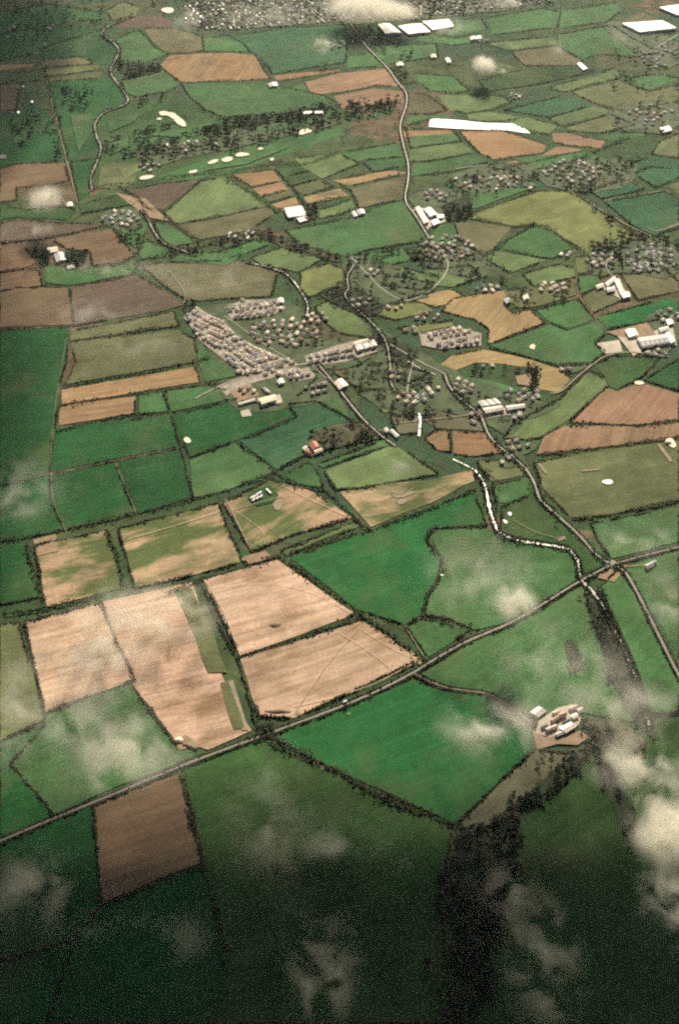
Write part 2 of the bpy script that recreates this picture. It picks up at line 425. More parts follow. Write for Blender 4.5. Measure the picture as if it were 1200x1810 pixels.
FIELDS = '''
ol;;187,20 217,3 247,13 240,27 200,37
mg;;205,70 245,53 265,70 275,85 300,97 275,105 248,113 212,112 215,92
ob;;255,50 310,50 358,65 360,90 330,95 290,90 272,75
db;n;200,47 245,28 285,27 310,40 300,50 250,50
mg;;362,68 402,63 430,75 440,92 362,92
sb;;283,117 300,97 400,93 452,97 470,130 478,140 400,143 320,146 300,130
mg;;320,149 400,145 470,145 500,155 570,168 592,180 585,190 480,203 395,207 365,195 340,175
mg;;215,142 285,122 315,148 305,160 240,172 222,165
og;n;215,135 225,115 250,112 255,122 225,133
sb;n;0,115 58,113 62,117 0,125
ob;;75,108 140,100 160,107 165,113 80,119
ol;;80,123 175,114 178,123 85,136
ol;;85,139 180,126 175,139 90,143
do;;30,130 75,122 82,142 30,146
db;;0,148 35,150 30,195 0,200
dg;;90,80 190,50 178,64 200,80 212,92 200,120 165,110 140,98 75,106 70,90
dg;;0,60 85,45 180,48 90,78 60,95 0,108
dg;;0,20 90,8 185,22 190,34 85,43 0,54
dg;n;0,205 35,198 60,185 88,200 110,250 118,285 30,288 0,297
dg;n;85,145 200,140 220,170 232,185 180,205 168,225 178,260 125,282 105,225
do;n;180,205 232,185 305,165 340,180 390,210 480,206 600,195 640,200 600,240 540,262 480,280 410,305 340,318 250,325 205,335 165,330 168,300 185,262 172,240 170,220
br;;0,298 30,290 115,286 123,320 85,328 30,332 30,355 0,358
dg;;126,285 165,282 155,335 160,342 140,357 130,310
ol;n;200,287 240,290 240,325 200,335 175,330 180,295
mg;n;240,325 330,295 420,265 520,240 600,225 610,238 540,262 480,280 410,305 340,318
lg;n;215,300 300,268 250,300 220,315
mg;n;240,240 330,228 400,212 470,210 380,240 290,262 235,262
tg;;440,60 510,48 605,40 615,62 610,110 482,131 465,105 438,85 402,65
mg;;615,100 690,90 680,118 613,121
sb;;483,134 600,122 602,127 490,143
pb;;540,145 600,129 680,122 690,128 716,155 700,153 665,151 600,164 552,167
pb;;590,170 660,156 713,162 714,182 650,186 605,193
mg;;505,160 535,148 550,168 530,170
mg;n;650,205 695,188 690,200 640,212
mg;;660,80 770,78 775,100 690,113 675,98
mg;;735,130 800,135 830,160 800,165 760,160 740,145
ob;;724,165 755,168 790,195 760,202 720,202
lg;;772,168 800,168 885,170 905,181 870,193 825,200 795,195
mg;;720,207 790,202 800,210 760,211 720,222
lg;;857,76 980,65 982,80 900,90 880,85
ob;;905,92 985,83 1030,108 1020,116 930,117 912,102
mg;;985,62 1080,45 1110,65 1165,95 1120,101 1060,96 1030,105 990,82
do;;845,142 930,121 1020,118 1050,127 950,150 860,162
lg;;970,155 1055,132 1085,120 1097,137 1045,150 1000,163 975,158
ol;;1010,163 1095,144 1145,162 1200,149 1200,178 1108,200 1045,181
mg;;1105,141 1160,130 1200,140 1148,160
tg;;890,195 1005,168 1050,185 970,208
lg;;970,210 1050,188 1075,195 1072,203 1000,223 985,220
ol;;1000,226 1080,204 1120,222 1060,236 1000,231
lg;;825,202 865,198 925,208 890,216 830,213
lg;;880,214 930,208 985,222 970,237 935,233 910,222
mg;;730,55 800,68 850,60 860,72 800,80 740,72
mg;;720,40 850,33 860,52 800,64 740,50
mg;;860,32 960,15 990,22 985,48 870,62
mg;;985,20 1090,5 1095,20 1075,38 990,50
mg;;1115,66 1200,60 1200,88 1170,95
sb;;812,232 880,230 910,238 965,256 960,270 875,283 845,270 825,248
pb;;975,236 1000,236 1070,250 1060,262 1010,258 978,252
pb;;860,295 960,273 985,259 1030,265 960,283 880,301
mg;;1060,241 1130,230 1140,240 1080,250
ol;;1150,273 1165,250 1200,235 1200,280
tg;;1115,290 1150,276 1200,284 1200,314 1157,332 1118,306
ob;n;1088,42 1130,20 1167,38 1098,45
mg;;718,228 800,230 815,250 725,262
lg;;725,264 815,252 838,270 760,285 724,286
mg;;728,292 840,274 862,287 790,305 724,312
sb;n;708,232 798,229 800,236 712,243
sb;;410,310 480,300 497,320 447,331
tn;;447,334 497,322 511,336 462,347
ol;;468,349 513,337 522,346 478,358
tn;;480,362 522,349 532,367 500,373
do;;485,297 515,285 548,302 500,313
do;;498,315 546,304 560,318 517,328
ol;;518,331 562,319 590,330 535,346
ot;;536,349 600,334 617,346 545,361
lg;;565,372 620,353 628,366 605,378 565,386
lg;;520,280 600,272 635,290 570,316 540,300
mg;;600,270 700,253 713,276 632,285
mg;;640,287 715,278 720,293 660,304
ot;;587,319 690,302 720,306 617,329
ob;;622,334 725,310 713,352 637,368 625,350
lg;;293,376 355,320 400,314 477,362 400,381 313,396
db;;216,338 300,323 352,318 330,340 290,370 262,368 240,352
ob;;318,400 400,382 475,366 490,375 440,407 355,425
mg;;504,408 613,387 690,360 713,357 750,416 742,427 645,443 620,454 580,448 530,430
lg;;445,455 505,436 573,457 527,482 460,469
yg;;532,482 580,466 605,476 604,505 545,527 530,510
mg;;400,441 470,418 482,430 430,450 405,457
ob;;252,470 290,464 430,461 490,484 480,524 440,526 380,530 335,534 290,505
mg;;650,448 715,440 730,460 690,468 655,465
lg;;668,472 700,470 775,490 770,501 680,487
yg;;680,489 770,503 742,513 672,505
yg;;803,388 950,338 1013,338 1127,420 1083,440 1033,445 1013,430 975,408 947,396 910,400 840,387
mg;;873,437 947,401 970,408 1013,437 977,457 945,454
lg;;857,459 873,443 967,460 902,482
lg;;923,485 987,467 1013,474 1015,490 943,507
ob;;803,394 843,393 905,402 870,440 850,448 812,425
tg;;1040,337 1110,317 1137,335 1063,351
tg;;1068,357 1175,338 1200,352 1200,402 1155,417 1120,402
tg;;1122,306 1157,333 1200,318 1200,300 1150,295
ol;;1180,328 1200,322 1200,345
ob;;1095,485 1175,478 1200,500 1200,515 1127,531
yg;;1017,456 1040,453 1048,480 1020,486
ot;;780,550 800,528 888,513 895,522 887,537 907,554 933,546 963,571 862,609 863,582 838,565
ot;;720,527 795,511 815,520 808,533 770,543
yg;;647,553 693,536 747,537 767,550 700,566
yg;;702,580 800,567 800,580 735,591
lg;;556,543 580,533 620,550 655,580 690,603 653,598 600,590 572,568
mg;;947,548 1020,529 1050,563 1001,583 973,571
eg;;1053,561 1177,527 1200,533 1200,558 1073,582
ol;;1027,523 1060,505 1100,498 1107,527 1048,553
mg;;863,614 973,574 1001,586 1057,570 1068,592 1050,607 1067,624 1040,644 985,646 917,628
ot;;800,628 853,618 917,631 993,654 1009,670 987,694 947,688 952,654 883,643 840,641 800,657 778,645
mg;n;823,667 867,673 920,690 900,697 850,687
lg;;985,708 1040,655 1068,668 1073,683 1013,737 960,771 933,779 890,774 903,754 940,731
do;;1048,645 1083,630 1167,632 1133,667 1090,690 1074,682 1068,665
dg;;1137,672 1200,634 1200,692
pb;;1012,747 1070,685 1088,692 1130,677 1200,697 1200,742 1130,751 1060,749
pb;;947,806 962,771 1000,753 1060,753 1130,755 1200,746 1200,775 1080,788
ol;;943,818 1080,793 1200,780 1200,890 1030,917 1008,915 960,865
mg;;1042,925 1200,897 1200,958 1080,988 1056,955
mg;;1102,1004 1200,972 1200,1180 1170,1110
do;;886,897 930,877 952,888 1000,935 1040,975 1070,998 1030,1016 1022,988 1003,966 920,953 885,940
mg;;870,858 940,843 946,868 900,890 875,888
ol;;842,815 925,813 942,838 870,852 852,832
sb;;750,773 770,761 793,762 798,800 770,795
sb;;800,763 860,766 888,800 835,807 802,803
og;n;745,720 850,745 860,763 770,757 750,745
tg;;425,780 487,755 525,738 510,715 560,710 625,745 665,770 600,792 545,802 490,831
dg;;305,735 412,709 504,718 522,736 422,777 336,810
mg;;336,813 420,783 487,833 400,868 341,880
mg;;502,841 543,818 559,831 572,862 530,856
mg;;560,821 685,776 692,786 570,827
lg;;573,833 692,787 720,800 775,838 720,848 640,863 594,866
pt;n;600,870 680,856 760,850 835,830 838,850 760,890 655,932 640,915
pt;;395,890 480,847 500,855 545,866 580,885 622,915 520,945 445,975
lg;;495,975 620,926 640,930 565,955 508,984
eg;;512,987 660,935 838,872 860,930 768,934 755,952 775,985 780,1010 757,1050 747,1085 715,1105 630,1077
mg;;772,938 860,935 885,946 1000,970 1020,1000 1022,1022 960,1062 890,1102 840,1114 792,1094 752,1087 760,1055 785,1010 780,985 762,952
mg;;718,1110 750,1096 830,1112 800,1135 757,1162
mg;n;735,1197 830,1136 900,1110 960,1080 1030,1035 1062,1042 1080,1105 1110,1180 1140,1280 1030,1260 950,1285 900,1245 860,1222 780,1212
mg;;1062,1035 1090,1008 1120,1050 1150,1110 1200,1200 1200,1260 1150,1262 1125,1190 1085,1100
eg;;500,1290 640,1240 725,1205 780,1222 860,1230 905,1252 943,1300 935,1332 803,1456 620,1374 485,1306
og;;810,1460 945,1325 1000,1332 1042,1322 1000,1380 900,1440 850,1468
dg;;0,583 125,578 118,640 103,690 100,755 93,760 90,836 60,846 0,860
dg;;98,758 300,735 318,791 92,835
dg;;90,842 205,819 240,910 115,937 90,885
dg;;210,818 320,795 340,880 244,909
dg;;0,862 60,848 88,842 88,885 112,937 50,952 0,958
dg;;0,966 48,960 75,1055 0,1070
pt;;62,965 190,938 215,1040 85,1075
pt;;210,935 385,890 425,995 350,1015 240,1040
do;n;5,1080 65,1070 70,1083 10,1092
pk;n;180,1065 340,1030 395,1200 445,1292 368,1326 310,1308 232,1205 205,1130
pk;;45,1100 180,1066 205,1130 240,1203 80,1260
pk;;360,1025 490,990 630,1086 425,1160
pk;;425,1165 640,1098 745,1165 520,1270 458,1266
mg;;82,1263 230,1208 308,1312 365,1330 180,1402 97,1440 20,1350 78,1285
ol;;0,1105 35,1100 78,1273 0,1312
dg;;0,1314 75,1288 20,1352 92,1443 0,1482
br;;165,1420 315,1370 355,1526 180,1596
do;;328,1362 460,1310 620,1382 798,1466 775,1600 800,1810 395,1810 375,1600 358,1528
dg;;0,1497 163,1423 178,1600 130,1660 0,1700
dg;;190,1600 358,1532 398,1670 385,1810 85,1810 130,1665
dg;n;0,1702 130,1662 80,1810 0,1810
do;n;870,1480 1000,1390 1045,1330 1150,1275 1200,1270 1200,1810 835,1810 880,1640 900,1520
ol;;130,586 308,551 318,577 125,602
ol;;125,606 315,584 345,600 348,640 118,680 135,640
tn;;110,690 345,649 354,676 110,715
tn;;108,718 240,701 240,731 105,753
mg;;248,700 288,692 300,727 246,732
mg;;296,692 356,684 400,690 408,706 303,728
mg;n;352,602 370,625 430,662 362,676 350,640
br;;0,517 30,509 120,510 130,574 0,579
db;;126,508 242,486 330,538 298,548 133,576
br;;95,425 200,405 238,452 212,466 165,470 160,446 120,441
br;;0,438 40,432 65,465 40,476 0,482
br;;0,486 70,475 76,505 0,514
db;;0,432 90,421 190,397 110,395 30,388 0,395
mg;n;80,470 150,478 240,470 235,484 125,505 82,500
mg;;245,440 258,425 300,440 290,455 250,458
mg;;270,388 300,400 350,428 300,438 285,425
do;;140,362 215,345 245,360 180,372 145,378
mg;n;180,376 260,372 262,400 240,440 210,410
dg;;0,362 45,372 110,366 135,372 120,390 30,384 0,390
mg;;430,452 400,470 300,462 320,452 400,445
mg;;612,620 640,645 600,655 566,650
ob;;585,652 690,642 760,660 700,688 640,690 605,672
yg;n;640,700 720,690 740,715 680,730
mg;;560,668 595,690 620,740 560,708 515,712
og;;690,735 740,735 745,765 700,768
mg;n;775,400 800,395 810,425 770,440 758,420
mg;n;900,280 1040,270 1110,300 1100,315 1040,333 960,300
mg;n;830,340 930,312 950,330 830,372
ol;;1060,460 1095,450 1100,478 1060,492
mg;;1020,490 1055,488 1060,505 1025,520
ol;;890,515 960,505 1010,498 1018,522 945,543 905,545
lg;;740,480 830,470 850,490 800,508 760,505
ol;;770,440 820,435 850,460 800,468 745,460
'''

LAND = [(300, 205, 'curved golf lake'), (540, 234, 'oval golf pond'), (845, 70, 'tall mast farm'), (690, 55, 'white warehouses'),
        (1145, 52, 'big white flat roof'), (840, 222, 'long white crop cover'), (523, 380, 'white twin-roof farm'),
        (628, 380, 'grey lane-end farm'), (768, 388, 'roadside works yard'), (200, 388, 'stream hamlet'), (105, 452, 'dark-tree farm'),
        (1085, 512, 'white-roofed big farm'), (1115, 605, 'dark-roofed depot'), (640, 645, 'white school'), (430, 695, 'red sports court'),
        (470, 710, 'cream-roofed hall'), (610, 688, 'pale village hall'), (550, 797, 'red-roofed farm'), (690, 768, 'long white barn'),
        (868, 717, 'triple-roofed mill'), (990, 1277, 'cloud-edged farm'), (465, 878, 'caravan compound'), (1148, 1003, 'crossroads cottage'),
        (1080, 1000, 'crossroads'), (440, 590, 'housing estate'), (700, 640, 'village wood'), (1072, 853, 'bright teardrop pool'),
        (455, 1300, 'field-corner thicket'), (740, 1180, 'lane fork'), (820, 1560, 'dark bottom wood'), (930, 668, 'L-shaped copse'),
        (865, 880, 'glinting river bend'), (1120, 400, 'farm crossing lane'), (775, 1020, 'winding brook hedge'), (180, 130, 'silver stream'),
        (400, 120, 'orange hill field'), (920, 420, 'kite-shaped pasture'), (120, 300, 'dead-straight lane'), (640, 20, 'far town'),
        (850, 118, 'small round cloud'), (240, 690, 'paired tan strips'), (240, 1500, 'lone brown field'), (860, 570, 'golden tan field'),
        (1130, 715, 'ploughed hillside'), (140, 1000, 'tan corner plot'), (560, 1130, 'striped stubble pair'), (75, 355, 'low left cloud')]

def sc_px(y): return (y + 855) * .000707

def relation(x, y, used=()):
    best = sorted(LAND, key=lambda l: (l[0] - x) ** 2 + 2.2 * (l[1] - y) ** 2)
    out = []
    for l in best:
        dx, dy = x - l[0], y - l[1]
        if abs(dx) < 22 and abs(dy) < 15: r = 'at the'
        elif abs(dx) > 1.2 * abs(dy): r = 'right of the' if dx > 0 else 'left of the'
        else: r = 'below the' if dy > 0 else 'above the'
        d = math.hypot(dx, dy)
        out.append((('' if r == 'at the' else 'close ' if d < 60 else '' if d < 140 else 'far ') + r + ' ' + l[2]))
    return out

used_names = set()
def unique(prefixes, x, y, most=9):
    rel = relation(x, y)
    for r in rel:
        for p in prefixes:
            s = p + ' ' + r
            if s not in used_names:
                used_names.add(s); return s
    s = prefixes[0] + ' ' + rel[0] + ' and ' + rel[1]
    used_names.add(s)
    return s

# ------------------------------------------------------------------ fields
HEDGE_SEGS = []
fields = []
for line in FIELDS.strip().splitlines():
    t, fl, pts = line.split(';')
    pts = [tuple(float(v) for v in p.split(',')) for p in pts.split()]
    tone, mk, word = TONE[t]
    P = [G(*p) for p in pts]
    a = math.atan2(P[1][1] - P[0][1], P[1][0] - P[0][0])
    PP = densify(P, 24, True, 1.4)
    z = nextz(); reg(PP, z)
    cx = sum(p[0] for p in PP) / len(PP); cy_ = sum(p[1] for p in PP) / len(PP)
    ca, sa = math.cos(-a), math.sin(-a)
    V = [((x - cx) * ca - (y - cy_) * sa, (x - cx) * sa + (y - cy_) * ca, 0) for x, y in PP]
    o = mesh_obj('field', V, [tuple(range(len(V)))], MAT[mk], loc=(cx, cy_, z), rotz=a)
    k = 1 + random.uniform(-.10, .10)
    o.color = (tone[0] * k, tone[1] * k * (1 + random.uniform(-.04, .04)), tone[2] * k, 1)
    o['kind'] = 'structure'
    mx = sum(p[0] for p in pts) / len(pts); my = sum(p[1] for p in pts) / len(pts)
    area = abs(sum(P[i][0] * P[i - 1][1] - P[i - 1][0] * P[i][1] for i in range(len(P)))) / 2
    size = 'small' if area < 9000 else 'large' if area > 45000 else ''
    nm = unique([(size + ' ' + word + ' field').strip(), word + ' ' + ('plot' if area < 9000 else 'land')], mx, my)
    o['label'] = nm
    fields.append((o, pts, nm, mx, my))
    if 'n' not in fl: HEDGE_SEGS.append((pts, nm, mx, my))

# ------------------------------------------------------------------ ground patches
def patches(name, mat, lst, **kw):
    for s in lst:
        sheet(name, [tuple(float(v) for v in p.split(',')) for p in s.split()], MAT[mat], **kw)

patches('garden_land', 'garden', [
    '325,552 400,536 500,530 560,560 600,600 640,610 660,640 560,655 430,668 380,640',
    '640,560 700,600 780,640 790,700 740,745 650,715 600,655 680,640', '690,640 790,640 850,700 930,745 900,775 860,750 800,730 720,720',
    '820,665 960,715 1000,712 960,735 900,750 840,700', '960,285 1130,280 1120,330 1030,345 945,325', '800,300 940,285 960,310 880,345 800,335',
    '1040,430 1200,420 1200,500 1100,480 1030,490', '740,425 870,450 860,500 780,485 730,460', '600,455 660,450 780,520 690,545 620,530',
    '715,345 800,330 830,360 790,395 740,375', '1130,560 1200,545 1200,625 1120,620', '240,262 420,225 600,208 600,222 400,265 250,300',
    '385,690 560,650 610,700 560,715 430,735 390,700', '545,765 620,745 690,770 600,790 545,800', '885,785 955,775 945,800 890,812',
    '880,810 925,800 930,825 880,830', '1040,30 1200,60 1200,130 1130,100', '1080,190 1200,170 1200,240 1080,232', '980,640 1060,640 1005,665 990,655',
    '170,372 262,368 255,410 190,405', '330,0 960,-30 960,12 700,40 520,47 330,52'], jit=4, smoothed=1)
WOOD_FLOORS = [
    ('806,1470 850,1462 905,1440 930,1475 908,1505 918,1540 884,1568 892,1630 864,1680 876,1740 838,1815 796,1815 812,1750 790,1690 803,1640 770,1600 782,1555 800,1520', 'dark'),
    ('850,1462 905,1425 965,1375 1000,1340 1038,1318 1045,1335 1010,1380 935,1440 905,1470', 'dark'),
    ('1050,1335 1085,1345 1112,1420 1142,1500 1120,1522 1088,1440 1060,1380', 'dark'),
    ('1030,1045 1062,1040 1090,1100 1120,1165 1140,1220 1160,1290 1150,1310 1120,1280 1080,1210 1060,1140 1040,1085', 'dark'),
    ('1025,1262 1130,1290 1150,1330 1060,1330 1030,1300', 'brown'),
    ('992,1135 1015,1128 1034,1185 1010,1190', 'dark'),  # dark floor painted where a cloud's shadow falls
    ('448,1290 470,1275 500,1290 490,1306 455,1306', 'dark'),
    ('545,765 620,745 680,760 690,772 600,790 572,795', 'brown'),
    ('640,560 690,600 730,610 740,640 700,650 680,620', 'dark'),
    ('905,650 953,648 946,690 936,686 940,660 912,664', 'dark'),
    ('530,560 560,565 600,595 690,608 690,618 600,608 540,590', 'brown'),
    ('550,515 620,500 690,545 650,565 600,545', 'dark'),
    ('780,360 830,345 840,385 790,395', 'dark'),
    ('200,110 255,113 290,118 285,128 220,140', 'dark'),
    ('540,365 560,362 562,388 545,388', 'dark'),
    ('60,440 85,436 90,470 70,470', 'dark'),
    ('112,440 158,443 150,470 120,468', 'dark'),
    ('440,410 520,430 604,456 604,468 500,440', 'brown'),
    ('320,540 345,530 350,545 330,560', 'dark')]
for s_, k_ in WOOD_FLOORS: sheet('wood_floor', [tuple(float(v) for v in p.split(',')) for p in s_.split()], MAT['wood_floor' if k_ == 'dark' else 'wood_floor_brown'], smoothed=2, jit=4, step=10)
patches('estate_ground', 'paving', [
    '325,562 348,546 400,572 430,605 472,622 505,636 530,646 432,664 398,640 352,600', '397,545 430,531 488,530 506,545 478,560 410,567',
    '538,630 600,610 640,600 668,622 612,640 545,650', '740,590 800,578 850,590 850,612 780,618 745,612',
    '385,683 425,668 520,648 530,655 440,680 400,700', '500,660 545,650 560,668 520,676'])
patches('yard', 'yard', [
    '1052,608 1093,602 1100,622 1067,627', '1090,595 1116,588 1124,604 1134,622 1118,630 1104,612', '727,372 748,368 762,400 752,410',
    '748,372 780,380 788,392 762,402', '1062,510 1085,492 1098,508 1112,524 1096,530', '845,724 905,722 900,735 850,742', '455,705 495,698 500,712 460,722',
    '950,1276 985,1252 1010,1246 1030,1258 1022,1282 1000,1300 968,1304 946,1296', '425,728 440,724 446,736 428,738', '540,795 565,790 572,803 548,806', '500,372 535,370 548,388 520,390', '1145,588 1188,580 1195,612 1160,612'])
patches('bare_ground', 'bare', ['1070,588 1142,572 1160,594 1125,601 1090,595', '406,692 444,682 460,700 420,712', '258,352 300,392 260,385 205,342',
    '1075,997 1110,1000 1085,1030 1055,1022', '305,1308 330,1300 352,1322 318,1326', '478,1108 490,1101 498,1104 488,1110',
    '940,1292 962,1304 1000,1303 1030,1290 1040,1304 1020,1318 985,1316 948,1326', '60,955 100,945 105,975 66,985', '430,985 470,975 482,988 440,998', '910,666 938,661 938,684 914,680'])
patches('worn_ground', 'track', ['690,868 702,876 728,868 735,872 704,884 690,876', '700,885 720,880 716,892 704,894', '985,952 1000,948 996,956 984,958', '612,1262 620,1260 618,1266', '330,1300 345,1312 352,1326 336,1322', '520,1262 530,1256 534,1268', '735,1172 748,1164 744,1178', '425,990 432,985 434,996', '480,890 500,880 497,902 488,905'], smoothed=2, step=8)
patches('crop_strip', 'track', ['400,1205 412,1203 440,1292 428,1292', '1160,787 1165,785 1188,816 1182,818', '945,816 952,816 968,838 962,838', '1027,832 1058,829 1058,832 1027,835'])
def greens(lst, t, mk='grass'):
    for s in lst:
        o = sheet('grass_strip', [tuple(float(v) for v in p.split(',')) for p in s.split()], MAT[mk])
        o.color = (*TONE[t][0], 1)
greens(['310,1045 338,1040 376,1115 402,1190 368,1190 338,1110', '390,1208 404,1205 432,1288 414,1290'], 'ol')
greens(['445,868 478,860 492,875 485,888 455,896 438,882'], 'dg', 'crop')
greens(['260,240 340,226 400,228 330,245', '430,235 520,215 600,205 520,228', '350,305 430,282 520,258 440,290', '300,250 420,222 410,232 310,262', '125,205 165,200 160,240 140,270', '190,215 250,200 240,215 195,235', '30,225 50,222 45,250 25,255', '195,255 235,240 225,262 195,275'], 'mg')
patches('plastic_sheeting', 'plastic', ['760,211 800,213 860,219 905,220 925,227 937,237 920,235 895,231 862,231 800,228 758,225'])
patches('sand_bunker', 'sand_and_glint', ['457,262 466,262 464,266 456,266', '478,281 485,280 483,285 477,285', 
    '340,302 350,301 348,304', '934,614 940,609 947,612 943,616 945,619 938,618', '1118,676 1132,674 1140,680 1124,682',
    '1172,778 1186,774 1196,790 1186,794', '324,777 331,773 337,778 339,783 330,785', ], smoothed=1, step=9)
patches('pond_glint', 'sand_and_glint', ['283,17 300,13 310,18 303,25 290,23', '280,199 292,197 300,200 308,200 318,209 325,213 331,223 325,226 311,218 305,210 295,204 285,206',  # golf ponds, their white sun glint painted in as pale colour
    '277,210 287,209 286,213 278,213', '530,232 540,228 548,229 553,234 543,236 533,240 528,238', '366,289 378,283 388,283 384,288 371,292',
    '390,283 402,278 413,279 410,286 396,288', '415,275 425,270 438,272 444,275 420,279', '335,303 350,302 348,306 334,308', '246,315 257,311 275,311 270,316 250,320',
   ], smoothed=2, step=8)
patches('pond_water', 'water', ['1060,852 1076,848 1084,853 1078,858 1068,857', '896,906 905,908 900,915', '887,918 898,924 892,928', '0,275 12,274 12,282 0,282'], smoothed=2, step=8)

def ribbon(name, pts_px, width, mat, extra=0, wob=0):
    P = smooth([G(*p) for p in pts_px], False, 3)
    P = densify(P, 12, False)
    z = nextz() if not extra else extra
    V = []; n = len(P)
    for i, (x, y) in enumerate(P):
        a, b = P[max(0, i - 1)], P[min(n - 1, i + 1)]
        dx, dy = b[0] - a[0], b[1] - a[1]; L = math.hypot(dx, dy) or 1
        ww = width / 2 * (1 + random.uniform(-wob, wob))
        V += [(x - dy / L * ww, y + dx / L * ww, z), (x + dy / L * ww, y - dx / L * ww, z)]
    Fs = [(2 * i, 2 * i + 1, 2 * i + 3, 2 * i + 2) for i in range(n - 1)]
    o = mesh_obj(name, V, Fs, mat)
    o['kind'] = 'structure'
    return o

def pl(s): return [tuple(float(v) for v in p.split(',')) for p in s.split()]

RIVERS_UPPER = [('800,813 820,822 838,832', 1.3)]
RIVERS = [('838,832 850,845 858,862 862,888 868,912 876,935 886,947 918,958 962,964 1002,970 1014,982 1024,1000 1022,1022 1046,1046 1070,1078 1079,1104 1100,1142 1112,1172 1132,1226 1148,1290', 7.5),
          ('240,27 210,40 190,47 178,62 192,69 205,80 213,90 203,110 194,126 202,140 216,158 232,182 205,192 183,200 168,217 170,240 182,262 172,288 160,315 164,338', 8.5),
          ('250,372 262,388 272,410 288,432 330,446', 7), ('740,732 743,745 741,765 740,772', 6), ('435,464 470,472 508,484 530,512 546,540 542,560', 5)]
for s, wd in RIVERS_UPPER: ribbon('river_water', pl(s), wd, MAT['water'], wob=.3)
for s, wd in RIVERS: ribbon('river_water', pl(s), wd * .45, MAT['water'], wob=.5)
ROADS_EXTRA = [('1066,356 1174,338', 2, 'track'), ('1042,337 1110,318', 2, 'track'), ('1163,410 1200,398', 2, 'track'), ('1175,338 1200,352', 2, 'track'), ('720,640 745,655 770,664', 3, 'road')]
ROADS = [('605,20 640,75 660,96 685,120 705,150 720,166 718,190 705,222 712,255 722,290 722,320 713,356 735,382 752,412', 8, 'road'),
         ('752,412 770,440 800,470 760,520 700,540 620,455', 5, 'road'),
         ('625,470 612,490 618,512 606,522 628,546 655,568 682,600 690,640 690,690 720,700', 6, 'road'),
         ('785,662 796,690 820,712 850,735 861,768 880,790 902,806 930,830 946,858 951,882 972,902 1010,935 1032,957 1052,982 1080,999', 8, 'road'),
         ('690,610 740,640 785,662', 5, 'road'),
         ('1080,999 1102,1008 1122,1042 1150,1098 1190,1180 1225,1245', 8, 'road'),
         ('1080,999 1020,1030 970,1062 930,1086 895,1106 820,1136 760,1171 730,1191 640,1236 535,1276 460,1303 370,1336 300,1363 200,1406 100,1446 -40,1505', 6.5, 'road'),
         ('1080,999 1130,985 1210,965', 5, 'road'), ('733,1192 780,1216 830,1223 862,1226 905,1250 945,1285', 4, 'track'),
         ('345,706 385,685 430,667 500,651 560,641 640,624 668,618', 8, 'road'), ('560,642 600,690 640,742 674,772 700,790', 7.5, 'road'),
         ('398,560 422,578 470,612 520,642', 5, 'road'), ('1010,335 1040,360 1075,380 1112,402 1150,418', 6, 'track'),
         ('1145,404 1160,412 1200,395', 4, 'track'), ('75,108 90,170 105,230 120,290 138,360', 5, 'track'),
         ('1180,632 1110,622 1070,628 1040,650 1012,674 990,695 972,696', 6, 'track'), ('400,884 445,976', 6, 'track'), ('407,905 440,895 500,878', 3, 'track'),
         ('118,600 92,760 90,880 118,940', 1.4, 'track'), ('60,846 90,838 318,793', 1.8, 'track'), ('205,820 243,910', 1.4, 'track'),
         ('700,750 845,733', 4, 'track'), ('1180,210 1176,225 1200,236', 4, 'track'), ('730,640 718,690 722,720', 4, 'road'), ('600,690 560,655', 4, 'road'),
         ('1098,1003 1140,1000', 3, 'track'), ('1040,335 1064,352', 4, 'track'), ('1110,318 1137,336', 4, 'track'), ('805,300 870,290 900,320', 3.5, 'road'),
         ('1085,445 1065,470 1090,500 1105,525', 4, 'road'), ('300,480 330,520 325,540', 4, 'track'), ('1145,95 1200,60', 5, 'road'), ('350,600 400,640 430,664', 3, 'track'),
         ('905,920 950,945 1000,955', 2.2, 'track'), ('715,1108 748,1160', 2.5, 'track'), ('690,868 700,878 730,866', 2.5, 'track')]
for i_, (s, wd, mk) in enumerate(ROADS): ribbon('road' if mk == 'road' else 'track', pl(s), wd * (.36 if i_ == 0 else .4), MAT[mk], wob=.18)
for s in ('520,1262 585,1165 640,1106', '636,1112 695,1150 742,1168', '600,1120 650,1150 700,1190', '380,1040 480,1030 560,1050 622,1086', '366,1030 400,1090 424,1158', '520,1250 640,1222 735,1172', '225,955 330,925 390,905', '410,900 470,940 460,965', '500,860 560,890 610,912'):
    ribbon('wheel_track', pl(s), random.uniform(.5, .9), MAT['wheeling'], wob=.3)
for s, wd, mk in ROADS_EXTRA: ribbon('track', pl(s), wd, MAT[mk])
o = mesh_obj('road', [(x, y, 0) for x, y in [(G(1080, 999)[0] + 8 * math.cos(i * .5236), G(1080, 999)[1] + 8 * math.sin(i * .5236)) for i in range(12)]], [tuple(range(12))], MAT['road'], loc=(0, 0, nextz()))
o['kind'] = 'structure'

# ------------------------------------------------------------------ hedges
grid = {}
def near_taken(x, y, own, d=8.0):
    gx, gy = int(x // 10), int(y // 10)
    for i in (-1, 0, 1):
        for j in (-1, 0, 1):
            for (a, b, k) in grid.get((gx + i, gy + j), ()):
                if k != own and (a - x) ** 2 + (b - y) ** 2 < d * d: return True
    return False

